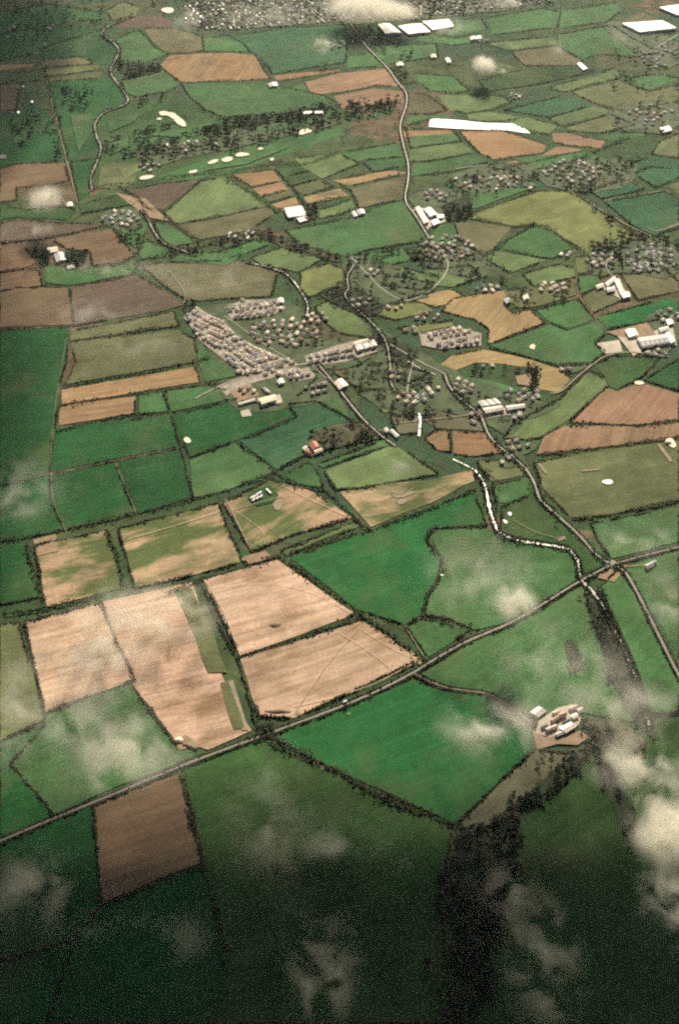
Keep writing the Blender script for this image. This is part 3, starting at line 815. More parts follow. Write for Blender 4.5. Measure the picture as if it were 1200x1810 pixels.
def hedge_mesh(pts_px, width, height, tall, mat):
    """one hedgerow: leaf clumps heaped along a line, uneven top, some taller bushes"""
    P = [G(*p) for p in pts_px]
    P = densify(P, 9, False, 1.0)
    C = []; S = []
    ymid = pts_px[len(pts_px) // 2][1]
    step = .8 / max(.55, min(1.4, sc_px(ymid))) 
    zc = None
    phase = random.uniform(0, 9)
    acc = 0
    for i in range(len(P) - 1):
        a, b = P[i], P[i + 1]
        L = math.dist(a, b)
        if L < .01: continue
        z0 = gz(*a)
        dx, dy = (b[0] - a[0]) / L, (b[1] - a[1]) / L
        k = max(1, int(L / step))
        for j in range(k):
            acc += L / k
            lush = .7 + .4 * math.sin(acc * .05 + phase) + .25 * math.sin(acc * .23 + phase * 2)
            if random.random() > .55 + .5 * lush: continue
            t = (j + random.random()) / k * L
            off = random.gauss(0, width * .27)
            r = random.uniform(.6, 1.3) * (1.25 if step > 1.4 else 1)
            h = height * lush * random.uniform(.25, .85)
            if random.random() < tall:
                h *= 1.9; r *= 1.25
            C.append((a[0] + dx * t - dy * off, a[1] + dy * t + dx * off, z0 + max(.3, h)))
            S.append((r * 1.15, r * 1.15, r * random.uniform(.9, 1.4)))
    if len(C) < 4: return None
    V, T = clumps(np.array(C), np.array(S))
    return tri_mesh('hedge', V, T, mat)

hedge_names = {}
n_hedge = 0
HEDGES = []
def add_hedge(pts_px, label, *a, **k):
    HEDGES.append((sum(math.dist(pts_px[i], pts_px[i + 1]) for i in range(len(pts_px) - 1)) * sc_px(max(p[1] for p in pts_px)), pts_px, label, a, k))
def build_hedge(pts_px, label, width=4.6, height=3.4, tall=.05, brown=None):
    global n_hedge
    brown = random.random() < .45 if brown is None else brown
    me = hedge_mesh(pts_px, width, height, tall, MAT['hedge_brown' if brown else 'hedge'])
    if me is None: return
    o = link('hedge', me)
    tag(o, label, 'hedge', 'hedgerows between the fields')
    n_hedge += 1

# traced hedges and belts first
for s, wd, ht, tl, lab in [
    ('0,955 50,949 110,938 200,918 320,888 400,868 487,836', 8, 5, .1, 'long straight dark hedge under the deep green crops'),
    ('190,938 205,975 218,1042', 8, 5, .1, 'thick hedge between the two patchy tan plots'),
    ('386,888 404,935 432,996', 6, 5, .1, 'hedge between patchy stubble and the caravan compound field'),
    ('352,1022 380,1090 422,1170 455,1290', 4, 4, .05, 'hedge along the outer edge of the striped stubble pair'),
    ('8,1086 60,1080 120,1068 190,1052', 8, 5, .1, 'thick hedge above the big pale tan field'),
    ('48,962 60,1010 78,1062', 9, 5.5, .1, 'broad hedge beside the patchy tan corner plot'),
    ('420,1162 520,1132 640,1092', 7, 3.5, .2, 'scrubby hedge dividing the striped stubble pair'),
    ('470,990 495,985 560,1030 632,1082 690,1125 752,1172', 8, 5, .2, 'hedge between striped stubble and emerald pasture'),
    ('295,1052 350,1026 430,1003 490,985', 7, 5, .1, 'hedge above the striped stubble pair'),
    ('480,1303 540,1336 620,1378 700,1422 800,1462', 9, 5, .3, 'thick bare hedge running down to the bottom wood'),
    ('763,935 752,955 770,975 780,1000 772,1030 755,1052 747,1088 715,1108', 6, 4.5, .25, 'winding brook hedge through emerald pasture'),
    ('942,1325 880,1385 806,1455', 5, 4, .05, 'straight hedge running from the cloud-edged farm'),
    ('320,1372 345,1450 362,1535 385,1620 402,1680', 6, 5, .15, 'dark hedge down the side of the lone brown field'),
    ('166,1425 172,1500 180,1600', 5, 4, .1, 'far end hedge of the lone brown field'),
    ('184,1598 270,1565 360,1530', 6, 4, .1, 'bottom hedge of the lone brown field'),
    ('303,735 320,795 342,882', 5, 3.5, .1, 'thin brown hedge between the deep green crops'),
    ('418,782 455,808 490,838 520,858 575,868 600,892 640,930 655,940', 6, 4.5, .15, 'hedge curling past the caravan compound'),
    ('490,985 560,962 660,937 760,900 842,866', 6, 4.5, .15, 'long hedge above the emerald pasture'),
    ('1010,917 1070,912 1200,885', 6, 4.5, .1, 'hedge below the teardrop pool field'),
    ('945,805 1080,790 1200,772', 5, 4.5, .05, 'dark hedge under the ploughed hillside'),
    ('1000,750 1060,750 1130,753 1200,744', 5, 4, .4, 'beaded row of bushes across the ploughed hillside'),
    ('100,765 170,745 240,733 330,728 420,705', 6, 4.5, .1, 'hedge below the paired tan strips'),
    ('105,718 240,697 350,682 385,676', 7, 4.5, .3, 'bushy hedge between the paired tan strips'),
    ('112,684 180,672 260,660 345,640 370,634', 7, 4.5, .3, 'bushy hedge above the paired tan strips'),
    ('125,604 200,595 260,583 318,576', 7, 4.5, .4, 'ragged bushy hedge above the olive strips'),
    ('440,407 470,420 520,432 570,445 604,458', 16, 6, .3, 'broad dark belt beside the stream below twin-roof farm'),
    ('245,462 300,448 360,436 440,414 480,404', 13, 6, .3, 'broad dark belt along the valley stream'),
    ('400,316 440,340 477,366 490,378', 8, 5, .2, 'slanting dark hedge beside the bright green hill field'),
    ('600,325 622,340 634,366', 9, 5, .2, 'dark hedge rising to the grey lane-end farm'),
    ('487,300 520,335 540,365', 7, 4.5, .1, 'slanting hedge between the small olive strips'),
    ('160,335 250,322 320,312 400,304 490,290 545,290 600,270', 10, 6, .3, 'long dark belt below the golf ponds'),
    ('690,120 712,150 735,145', 12, 6, .3, 'dark belt beside the straight main road bend'),
    ('1013,340 1060,375 1100,400 1140,425', 8, 5, .2, 'dark hedge beside the farm crossing lane'),
    ('940,398 975,406 1005,430 1032,446', 9, 5, .3, 'thick hedge right of the kite-shaped pasture'),
    ('840,386 905,402 945,396 905,420 870,446 850,456', 8, 5, .3, 'thick hedge around the kite-shaped pasture top'),
    ('1055,1040 1080,1100 1108,1160 1135,1240 1160,1310', 10, 6, .3, 'dark scrub line beside the lower river'),
    ('0,430 80,423 190,400', 9, 5, .2, 'dark hedge above the dark-tree farm'),
    ('0,482 40,476 70,478 76,505 110,507', 6, 4.5, .1, 'kinked hedge below the dark-tree farm'),
    ('125,512 132,576', 5, 4, .1, 'short hedge between brown field and dark ploughland'),
    ('210,330 240,348 262,370 290,374', 7, 5, .2, 'hedge left of the bright green hill field'),
    ('285,372 300,390 330,415 355,430', 9, 5, .3, 'bushy hedge sloping to the valley stream'),
    ('75,108 92,170 108,230 122,285', 11, 6, .3, 'dark tree belt along the dead-straight lane'),
    ('1000,290 1040,275 1075,258 1110,245', 8, 5, .3, 'dark belt above the far gardens')]:
    pts = pl(s)
    dn = densify(pts, 6, False)
    hid = -1 - len(HEDGES)
    add_hedge(pts, lab, wd * .85, ht * .9, tl)
    for x, y in dn: grid.setdefault((int(x // 10), int(y // 10)), []).append((x, y, hid))
def beside(pts_px, dist):
    P = smooth([G(*p) for p in pts_px], False, 2)
    out = []
    for i in range(len(P)):
        a, b_ = P[max(0, i - 1)], P[min(len(P) - 1, i + 1)]
        L = math.hypot(b_[0] - a[0], b_[1] - a[1]) or 1
        out.append(pix(P[i][0] - (b_[1] - a[1]) / L * dist, P[i][1] + (b_[0] - a[0]) / L * dist))
    return out
ROADN = {0: 'upper main road', 2: 'tree-lined village road', 3: 'valley road', 5: 'road running on from the crossroads', 6: 'long lane to the crossroads', 7: 'crossroads side road', 8: 'farm lane from the fork', 10: 'village road to the long barn'}
for i, nm in ROADN.items():
    s, wd, mk = ROADS[i]
    for d, sd in ((1, 'left-hand'), (-1, 'right-hand')):
        ln = beside(pl(s), d * (wd * .2 + 1.9))
        add_hedge(ln, f'hedge along the {sd} verge of the {nm}', 3.2, 2.6 if i not in (2, 3) else 4, .12)
        for x, y in densify(ln, 6, False): grid.setdefault((int(x // 10), int(y // 10)), []).append((x, y, -1 - len(HEDGES)))
for i, nm in ((0, 'lower river'), (1, 'silver stream'), (2, 'hamlet stream'), (4, 'estate brook')):
    s, wd = RIVERS[i]
    for d, sd in ((1, 'left-hand'), (-1, 'right-hand')):
        add_hedge(beside(pl(s), d * (wd * .225 + 1.3)), f'scrub on the {sd} bank of the {nm}', 4.6, 3.8, .3)

used_h = {}
for fi, (pts, nm, mx, my) in enumerate(HEDGE_SEGS):
    dn = densify(pts, 7, True)
    n = len(dn)
    # corners split chains
    chains = []; cur = []
    prevdir = None
    for i in range(n):
        x, y = dn[i]; x2, y2 = dn[(i + 1) % n]
        d = math.atan2(y2 - y, x2 - x)
        ok = not near_taken(x, y, fi) and -20 < x < 1220 and -10 < y < 1820
        turn = prevdir is not None and abs((d - prevdir + math.pi) % (2 * math.pi) - math.pi) > .75
        if turn and cur:
            cur.append((x, y)); chains.append(cur); cur = []
        if ok:
            cur.append((x, y))
        else:
            if len(cur) > 2: chains.append(cur)
            cur = []
        prevdir = d
    if len(cur) > 2:
        cur.append(dn[0]); chains.append(cur)
    for x, y in dn: grid.setdefault((int(x // 10), int(y // 10)), []).append((x, y, fi))
    for ch in chains:
        if len(ch) < 4: continue
        cxp = sum(p[0] for p in ch) / len(ch); cyp = sum(p[1] for p in ch) / len(ch)
        dx, dy = cxp - mx, (cyp - my) * 1.6
        side = ('right' if dx > 0 else 'left') if abs(dx) > abs(dy) else ('near' if dy > 0 else 'far')
        q = [f'hedge on the {side} side of {nm}', f'shorter hedge on the {side} side of {nm}', f'broken hedge on the {side} side of {nm}']
        lab = next((t for t in q if t not in used_h), q[-1])
        for a_, b_ in ((' of the ', ' of '), (' on the ', ' on '), ('yellow-green', 'yellowish'), ('blue-green', 'bluish'), ('orange-brown', 'rusty'), (' close ', ' ')):
            if len(lab.replace('-', ' ').split()) > 16: lab = lab.replace(a_, b_)
        if lab in used_h: continue
        used_h[lab] = 1
        add_hedge([(x + random.uniform(-.6, .6), y + random.uniform(-.4, .4)) for x, y in ch], lab, 3.6 if cyp > 500 else 4.6, 2.9 if cyp > 500 else 3.6, .05)

HEDGES.sort(key=lambda h: -h[0])
for _, a_, l_, p_, k_ in HEDGES[:296]: build_hedge(a_, l_, *p_, **k_)
Vs = []; Ts = []; off = 0
for _, a_, l_, p_, k_ in HEDGES[296:]:
    me = hedge_mesh(a_, 4.6, 3.4, .05, MAT['hedge'])
    if me is None: continue
    V = np.empty(len(me.vertices) * 3, np.float32); me.vertices.foreach_get('co', V)
    T = np.empty(len(me.loops), np.int32); me.loops.foreach_get('vertex_index', T)
    Vs.append(V.reshape(-1, 3)); Ts.append(T.reshape(-1, 3) + off); off += len(me.vertices)
    bpy.data.meshes.remove(me)
tag(link('distant_hedges', tri_mesh('distant_hedges', np.concatenate(Vs), np.concatenate(Ts), MAT['hedge'])), 'short and far hedges beyond the nearer hedgerows', 'hedges', kind='stuff')

# ------------------------------------------------------------------ buildings
def gable(quad_m, hgt, rise, over=.5):
    """walls and roof meshes from a ground quad; the ridge runs along the longer side. Returns (wallV, wallF, roofV, roofF)"""
    q = [Vector((x, y, 0)) for x, y in quad_m]
    if (q[1] - q[0]).length < (q[2] - q[1]).length: q = q[1:] + q[:1]
    m1, m2 = (q[0] + q[3]) / 2, (q[1] + q[2]) / 2
    up = Vector((0, 0, hgt)); rp = Vector((0, 0, hgt + rise))
    WV = q + [p + up for p in q] + [m1 + rp, m2 + rp]
    WF = [(0, 1, 5, 4), (2, 3, 7, 6), (1, 2, 6, 9, 5), (3, 0, 4, 8, 7)]
    c = (q[0] + q[1] + q[2] + q[3]) / 4
    ax = (m2 - m1).normalized()
    a, b = m1 - ax * over, m2 + ax * over
    e = []
    for p, base in ((q[0], m1), (q[1], m2), (q[2], m2), (q[3], m1)):
        d = (p - base); s = 1 + over / max(d.length, .1)
        end = -ax * over if base is m1 else ax * over
        e.append(base + d * s + end + Vector((0, 0, hgt - rise * over / max(d.length, .1))))
    t = Vector((0, 0, .28))
    RV = [v + Vector((0, 0, .05)) for v in e] + [a + rp + Vector((0, 0, .05)), b + rp + Vector((0, 0, .05))]
    RV = RV + [v + t for v in RV]
    RF = [(6, 7, 11, 10), (8, 9, 10, 11), (0, 4, 5, 1), (2, 5, 4, 3), (0, 1, 7, 6), (1, 5, 11, 7), (5, 2, 8, 11), (2, 3, 9, 8), (3, 4, 10, 9), (4, 0, 6, 10)]
    return WV, WF, RV, RF

def box_vf(x0, x1, y0, y1, z0, z1):
    V = [(x0, y0, z0), (x1, y0, z0), (x1, y1, z0), (x0, y1, z0), (x0, y0, z1), (x1, y0, z1), (x1, y1, z1), (x0, y1, z1)]
    return V, [(0, 3, 2, 1), (4, 5, 6, 7), (0, 1, 5, 4), (1, 2, 6, 5), (2, 3, 7, 6), (3, 0, 4, 7)]

def building(name, quad_px, hgt, rise, roof, wall, label, cat, group=None, door=True, bays=0):
    q = [G(*p) for p in quad_px]
    hgt *= .72; rise *= .8
    cx = sum(p[0] for p in q) / 4; cy_ = sum(p[1] for p in q) / 4
    q = [(x - cx, y - cy_) for x, y in q]
    if sum(q[i - 1][0] * q[i][1] - q[i][0] * q[i - 1][1] for i in range(4)) < 0: q = q[::-1]
    r = empty(name, (cx, cy_, gz(cx, cy_)))
    tag(r, label, cat, group)
    WV, WF, RV, RF = gable(q, hgt, rise)
    mesh_obj('wall', WV, WF, MAT[wall], r)
    rf = mesh_obj('roof', RV, RF, MAT[roof], r)
    L = (Vector(WV[1]) - Vector(WV[0])).length
    if door:   # sliding door, slightly proud of the long wall facing the viewer
        side = (0, 1) if (WV[0][1] + WV[1][1]) < (WV[2][1] + WV[3][1]) else (2, 3)
        a, b = Vector(WV[side[0]]), Vector(WV[side[1]])
        d = (b - a).normalized(); nrm = Vector((d.y, -d.x, 0)) * .08
        m0 = a + (b - a) * .5
        w2 = min(3, L * .15); hh = min(4.2, hgt * .8)
        V = [m0 - d * w2 + nrm, m0 + d * w2 + nrm, m0 + d * w2 + nrm + Vector((0, 0, hh)), m0 - d * w2 + nrm + Vector((0, 0, hh))]
        V += [v - nrm * .9 for v in V]
        mesh_obj('door', V, [(0, 1, 2, 3), (0, 4, 5, 1), (1, 5, 6, 2), (2, 6, 7, 3), (3, 7, 4, 0)], MAT['roof_d'], r)
    # ridge vents / rooflights so large roofs are not one flat sheet
    if bays:
        a, b = Vector(RV[10]), Vector(RV[11]); d = (b - a)
        for k in range(bays):
            t0 = a + d * ((k + .35) / bays); t1 = a + d * ((k + .65) / bays)
            e0, e1 = Vector(RV[6]), Vector(RV[7])
            s0 = e0 + (e1 - e0) * ((k + .35) / bays); s1 = e0 + (e1 - e0) * ((k + .65) / bays)
            z = Vector((0, 0, .06))
            V = [t0.lerp(s0, .25) + z, t1.lerp(s1, .25) + z, t1.lerp(s1, .75) + z, t0.lerp(s0, .75) + z]
            mesh_obj('rooflight', V, [(0, 1, 2, 3)], MAT['roof_g' if roof != 'roof_g' else 'roof_w'], rf)
    return r

B = building
B('warehouse', pl('668,47 688,46 709,62 681,64'), 9, 2, 'roof_w', 'wall_g', 'square bright white warehouse beside the far cloud', 'warehouse', bays=4)
B('warehouse', pl('704,50 744,46 760,60 722,64'), 8, 2, 'roof_p', 'wall_g', 'wide cream warehouse, middle of the three far ones', 'warehouse', bays=5)
B('warehouse', pl('746,42 792,38 800,50 764,56'), 8, 2, 'roof_p', 'wall_g', 'warehouse half veiled by wispy cloud', 'warehouse', bays=5)
B('warehouse', pl('1098,46 1168,41 1193,54 1129,61'), 8, .8, 'roof_w', 'wall_w', 'very large flat white roof near the far corner', 'warehouse', bays=7)
B('warehouse', pl('1164,17 1205,11 1225,26 1196,30'), 8, 1, 'roof_g', 'wall_g', 'grey-roofed warehouse above the large flat white roof', 'warehouse', bays=4)
B('barn', pl('503,372 532,368 537,375 506,379'), 5, 2, 'roof_w', 'wall_w', 'white long roof, upper of the twin-roof farm', 'barn', 'twin white roofs')
B('barn', pl('505,380 537,376 542,384 510,388'), 5, 2, 'roof_w', 'wall_w', 'white long roof, lower of the twin-roof farm', 'barn', 'twin white roofs')
B('barn', pl('524,388 540,384 544,391 530,395'), 4.5, 2, 'roof_p', 'wall_c', 'small pale barn beneath the twin white roofs', 'barn')
B('barn', pl('621,378 627,376 632,384 626,386'), 4.5, 2, 'roof_w', 'wall_w', 'narrow white barn at the grey lane-end farm', 'barn')
B('barn', pl('630,375 642,373 645,380 634,383'), 5, 2, 'roof_g', 'wall_g', 'grey barn at the lane-end farm', 'barn')
B('factory', pl('733,372 741,370 757,396 749,400'), 6, 1.5, 'roof_p', 'wall_c', 'long pale factory shed beside the main road', 'factory')
B('factory', pl('748,374 760,371 772,383 760,388'), 6, 1.5, 'roof_g', 'wall_g', 'grey factory shed in the roadside works yard', 'factory')
B('factory', pl('762,394 772,391 776,397 766,402'), 5, 1.2, 'roof_w', 'wall_w', 'small white shed in the roadside works yard', 'factory')
B('factory', pl('771,384 783,383 784,388 773,390'), 5, 1.2, 'roof_w', 'wall_w', 'white shed at the field end of the works yard', 'factory')
B('barn', pl('85,441 101,439 105,447 87,450'), 5, 2, 'roof_p', 'wall_c', 'cream barn at the dark-tree farm', 'barn')
B('barn', pl('97,452 112,448 118,462 101,466'), 5, 2, 'roof_g', 'wall_g', 'grey-green barn at the dark-tree farm', 'barn')
B('cottage', pl('118,473 131,470 134,475 121,478'), 4, 2, 'roof_g', 'wall_w', 'white farmhouse below the dark-tree farm barns', 'house')
B('barn', pl('118,362 128,360 130,366 120,368'), 4.5, 2, 'roof_p', 'wall_c', 'pale barn where the dead-straight lane ends', 'barn')
B('barn', pl('1068,505 1084,493 1088,498 1072,511'), 5, 2, 'roof_w', 'wall_w', 'long white barn at the big white-roofed farm', 'barn')
B('barn', pl('1084,499 1093,497 1102,520 1094,522'), 5, 2, 'roof_p', 'wall_c', 'tall pale barn sloping down the big white-roofed farm', 'barn')
B('barn', pl('1094,522 1108,520 1113,528 1100,531'), 5, 1.5, 'roof_w', 'wall_w', 'bright white shed end of the big farm yard', 'barn')
B('barn', pl('1052,508 1064,504 1066,510 1054,514'), 4.5, 2, 'roof_p', 'wall_c', 'outlying pale barn of the big white-roofed farm', 'barn')
B('barn', pl('1070,513 1084,511 1086,518 1072,520'), 4.5, 2, 'roof_g', 'wall_g', 'grey barn within the big white-roofed farm', 'barn')
B('depot', pl('1124,603 1173,596 1182,610 1133,618'), 7, 1.5, 'roof_d', 'wall_w', 'long dark-roofed depot with white wall', 'depot', bays=6)
B('depot', pl('1104,588 1120,585 1126,596 1110,600'), 5, 1.5, 'roof_w', 'wall_w', 'small white shed beside the brown depot yard', 'shed')
B('depot', pl('1162,586 1178,582 1180,587 1165,591'), 6, 1.5, 'roof_w', 'wall_w', 'white block above the dark-roofed depot', 'depot')
B('depot', pl('1174,594 1181,592 1192,608 1184,611'), 6, 1.5, 'roof_w', 'wall_w', 'white end block of the dark-roofed depot', 'depot')
B('barn', pl('1176,570 1186,568 1189,576 1179,578'), 5, 1.5, 'roof_p', 'wall_c', 'pale barn behind the depot', 'barn')
B('school', pl('624,611 650,603 655,607 629,616'), 6, 2, 'roof_p', 'wall_w', 'long rear wing of the white school', 'school')
B('school', pl('628,618 638,614 642,621 632,625'), 6, 2, 'roof_w', 'wall_w', 'first short wing of the white school', 'school', 'short school wings')
B('school', pl('641,614 650,611 655,617 646,621'), 6, 2, 'roof_w', 'wall_w', 'second short wing of the white school', 'school', 'short school wings')
B('school', pl('653,608 661,606 666,615 657,618'), 6, 2, 'roof_w', 'wall_w', 'end wing of the white school beside its lawn', 'school', 'short school wings')
B('hall', pl('590,680 604,673 615,684 600,692'), 6, 2.5, 'roof_p', 'wall_c', 'pale village hall beside the village road', 'hall', bays=3)
B('sports_hall', pl('459,710 486,703 489,712 463,720'), 7, 1.5, 'roof_y', 'wall_w', 'cream-roofed sports hall beside the red court', 'hall', bays=4)
B('sports_hall', pl('490,677 499,673 503,680 494,683'), 5, 1.5, 'roof_w', 'wall_w', 'small white block above the cream-roofed hall', 'hall')
B('barn', pl('422,716 450,708 452,711 424,719'), 4, 1.2, 'roof_w', 'wall_w', 'thin white shed along the red court', 'shed')
B('barn', pl('463,687 472,691 478,697 469,695'), 4, 1.5, 'roof_g', 'wall_c', 'grey shed between the red court and the hall', 'shed')
B('barn', pl('546,789 558,784 565,793 553,799'), 5, 2.5, 'roof_r', 'wall_b', 'bright red-roofed barn by the farm wood', 'barn')
B('barn', pl('537,797 548,801 552,808 541,804'), 4.5, 2, 'roof_r', 'wall_w', 'low red-roofed shed with white walls', 'barn')
B('barn', pl('535,795 541,791 544,795 538,799'), 4, 1.5, 'roof_w', 'wall_w', 'small white shed beside the red-roofed barn', 'shed')
B('barn', pl('555,800 569,796 571,800 557,805'), 4, 1.5, 'roof_p', 'wall_c', 'pale shed on the far end of red-roofed farm', 'shed')
B('barn', pl('688,764 693,762 705,773 700,776'), 5, 1.5, 'roof_w', 'wall_w', 'long white barn at the village road end', 'barn')
B('barn', pl('678,762 684,760 686,766 681,768'), 4.5, 1.5, 'roof_p', 'wall_c', 'small pale barn by the long white barn', 'barn')
for i, (dx, l) in enumerate(((0, 'left'), (11, 'middle'), (22, 'right'))):
    B('mill', [(844 + dx, 716 - dx * .16), (854 + dx, 714 - dx * .16), (862 + dx, 722 - dx * .16), (851 + dx, 724 - dx * .16)], 7, 2.5, 'roof_w', 'wall_w', f'{l} white roof of the triple-roofed mill', 'mill', 'triple mill roofs')
B('mill', pl('852,727 884,722 890,729 858,735'), 6, 2, 'roof_p', 'wall_c', 'wide pale mill block under the triple roofs', 'mill', bays=4)
B('mill', pl('893,722 925,718 927,724 896,729'), 5, 1.5, 'roof_g', 'wall_g', 'long grey mill shed reaching to the pasture', 'mill', bays=5)
B('barn', pl('936,1262 950,1252 964,1260 950,1271'), 4.2, 1.2, 'roof_g', 'wall_g', 'large grey barn beside the cloud-edged farm hedge', 'barn', bays=3)
B('barn', pl('987,1290 1005,1280 1016,1288 998,1299'), 4.2, 1.2, 'roof_p', 'wall_w', 'pale-roofed barn at the cloud-edged farm', 'barn', bays=3)
B('barn', pl('992,1281 1003,1275 1006,1279 995,1285'), 5, 1.5, 'roof_d', 'wall_g', 'dark lean-to above the pale-roofed barn', 'barn')
B('barn', pl('963,1292 980,1285 984,1289 967,1296'), 4.5, 1.5, 'roof_p', 'wall_c', 'long low pale shed at the cloud-edged farm', 'shed')
B('cottage', pl('986,1266 997,1262 1000,1268 989,1272'), 4.5, 2, 'roof_b', 'wall_c', 'brown-roofed farmhouse at the cloud-edged farm', 'house')
B('barn', pl('972,1276 985,1268 988,1272 976,1281'), 5, 1.5, 'roof_b', 'wall_b', 'brown barn in the middle of the cloud-edged farm', 'barn')
B('barn', pl('1018,1258 1026,1254 1030,1260 1022,1264'), 4, 1.5, 'roof_g', 'wall_g', 'small grey shed on the far side of cloud-edged farm', 'shed')
B('cottage', pl('1138,1002 1150,997 1154,1003 1142,1009'), 4.5, 2.2, 'roof_s', 'wall_w', 'slate-roofed cottage by the crossroads', 'house')
B('barn', pl('1148,997 1157,994 1159,998 1150,1001'), 4, 1.6, 'roof_g', 'wall_g', 'grey outbuilding behind the crossroads cottage', 'shed')
B('barn', pl('840,68 849,67 850,72 842,73'), 7, 2, 'roof_w', 'wall_w', 'white farm block under the tall mast', 'barn')
B('barn', pl('830,69 839,67 840,72 832,74'), 6, 2, 'roof_p', 'wall_c', 'pale farm block beside the tall mast farm', 'barn')
B('barn', pl('760,100 769,99 771,104 762,105'), 6, 2, 'roof_p', 'wall_c', 'pale barn right of the main road above brown fields', 'barn')
B('barn', pl('786,106 793,105 797,113 790,114'), 6, 2, 'roof_w', 'wall_w', 'white barn above the main road fields', 'barn')
B('barn', pl('699,115 710,113 713,118 702,120'), 6, 2, 'roof_b', 'wall_c', 'brown-roofed roadside house above the brown fields', 'house')
B('barn', pl('1019,115 1026,113 1038,124 1030,126'), 5, 2, 'roof_w', 'wall_w', 'long white barn on the olive hillside', 'barn')
B('barn', pl('474,150 489,148 491,154 477,156'), 5, 2, 'roof_g', 'wall_w', 'grey barn below the orange hill field', 'barn')
B('barn', pl('536,200 552,199 553,203 537,204'), 5, 1.5, 'roof_w', 'wall_w', 'thin white shed along the golf belt', 'shed')
B('barn', pl('556,199 570,199 571,203 557,203'), 5, 1.5, 'roof_p', 'wall_c', 'thin pale shed along the golf belt', 'shed')
B('cottage', pl('1164,230 1180,226 1186,234 1170,238'), 5, 1.5, 'roof_g', 'wall_g', 'long grey barn above the teal fields', 'barn')
B('cottage', pl('890,532 898,529 902,536 894,539'), 4.5, 2, 'roof_g', 'wall_w', 'house in the notch of the golden tan field', 'house')
B('cottage', pl('922,526 931,524 934,531 925,534'), 5, 2, 'roof_p', 'wall_w', 'bright white house right of the golden tan field', 'house')
B('barn', pl('490,532 500,531 502,538 492,539'), 5, 2, 'roof_p', 'wall_c', 'cream chapel at the end of the white cottages', 'chapel')

for x_, y_, w_, h_, rf_, lb_ in ((1004, 1254, 12, 5, 'roof_b', 'narrow brown shed at the top of the cloud-edged farm yard'), (1008, 1268, 9, 6, 'roof_p', 'square pale store in the cloud-edged farm yard'),
        (975, 1262, 9, 5, 'roof_b', 'brown lean store behind the large grey barn'), (955, 1286, 9, 5, 'roof_d', 'dark shed on the near side of the large grey barn'), (980, 1300, 12, 5, 'roof_g', 'grey shed near the bottom of cloud-edged farm')):
    B('shed', [(x_, y_), (x_ + w_, y_ - w_ * .45), (x_ + w_ + h_ * .7, y_ - w_ * .45 + h_), (x_ + h_ * .7, y_ + h_)], 3.2, 1.1, rf_, 'wall_c', lb_, 'shed')

# mast
c = G(848, 70)
ms = empty('radio_mast', (c[0] + 6, c[1] + 6, gz(*c)))
tag(ms, 'thin pale mast standing over the far farm', 'mast')
V = []; Fs = []
for k, (z, r) in enumerate(((0, 1.3), (20, 1.0), (45, .6))):
    for j in range(8): V.append((r * math.cos(j * math.pi / 4), r * math.sin(j * math.pi / 4), z))
for k in range(2):
    for j in range(8): Fs.append((k * 8 + j, k * 8 + (j + 1) % 8, k * 8 + 8 + (j + 1) % 8, k * 8 + 8 + j))
Fs.append(tuple(range(16, 24)))
mesh_obj('pole', V, Fs, MAT['paint'], ms)
V, Fs = box_vf(-2, 2, -2, 2, -.3, .8); mesh_obj('base', V, Fs, MAT['yard'], ms)

# ------------------------------------------------------------------ houses
HW = [('wall_w', 'roof_s'), ('wall_w', 'roof_p'), ('wall_c', 'roof_b'), ('wall_c', 'roof_p'), ('wall_w', 'roof_g'), ('wall_b', 'roof_s')]
PROT = {}
def house_proto(v, L, D, h, rise):
    q = [(-L / 2, -D / 2), (L / 2, -D / 2), (L / 2, D / 2), (-L / 2, D / 2)]
    WV, WF, RV, RF = gable(q, h, rise, .35)
    wm, rm = HW[v]
    out = []
    for nm, V, Fs, mt in (('wall', WV, WF, wm), ('roof', RV, RF, rm)):
        me = bpy.data.meshes.new(nm); me.from_pydata([tuple(p) for p in V], [], Fs); me.materials.append(MAT[mt]); me.update()
        out.append(me)
    V, Fs = box_vf(L / 2 - 1.1, L / 2 - .1, -.45, .45, h + rise * .5, h + rise + 1.2)
    me = bpy.data.meshes.new('chimney'); me.from_pydata(V, [], Fs); me.materials.append(MAT['wall_b' if wm == 'wall_b' else 'wall_c']); me.update()
    out.append(me)
    return out, (WV, WF, RV, RF)
for v in range(6):
    for s_ in range(3):
        PROT[(v, s_)] = house_proto(v, (5.8, 7.4, 9.5)[s_], (4.8, 5.6, 6)[s_], (3, 3.6, 2.7)[s_], (1.2, 1.5, 1.4)[s_])

HOUSES = []     # x, y, rot, variant, size, group label
def free(x, y, d):
    for h in HOUSES[-400:]:
        if (h[0] - x) ** 2 + (h[1] - y) ** 2 < d * d: return False
    return True

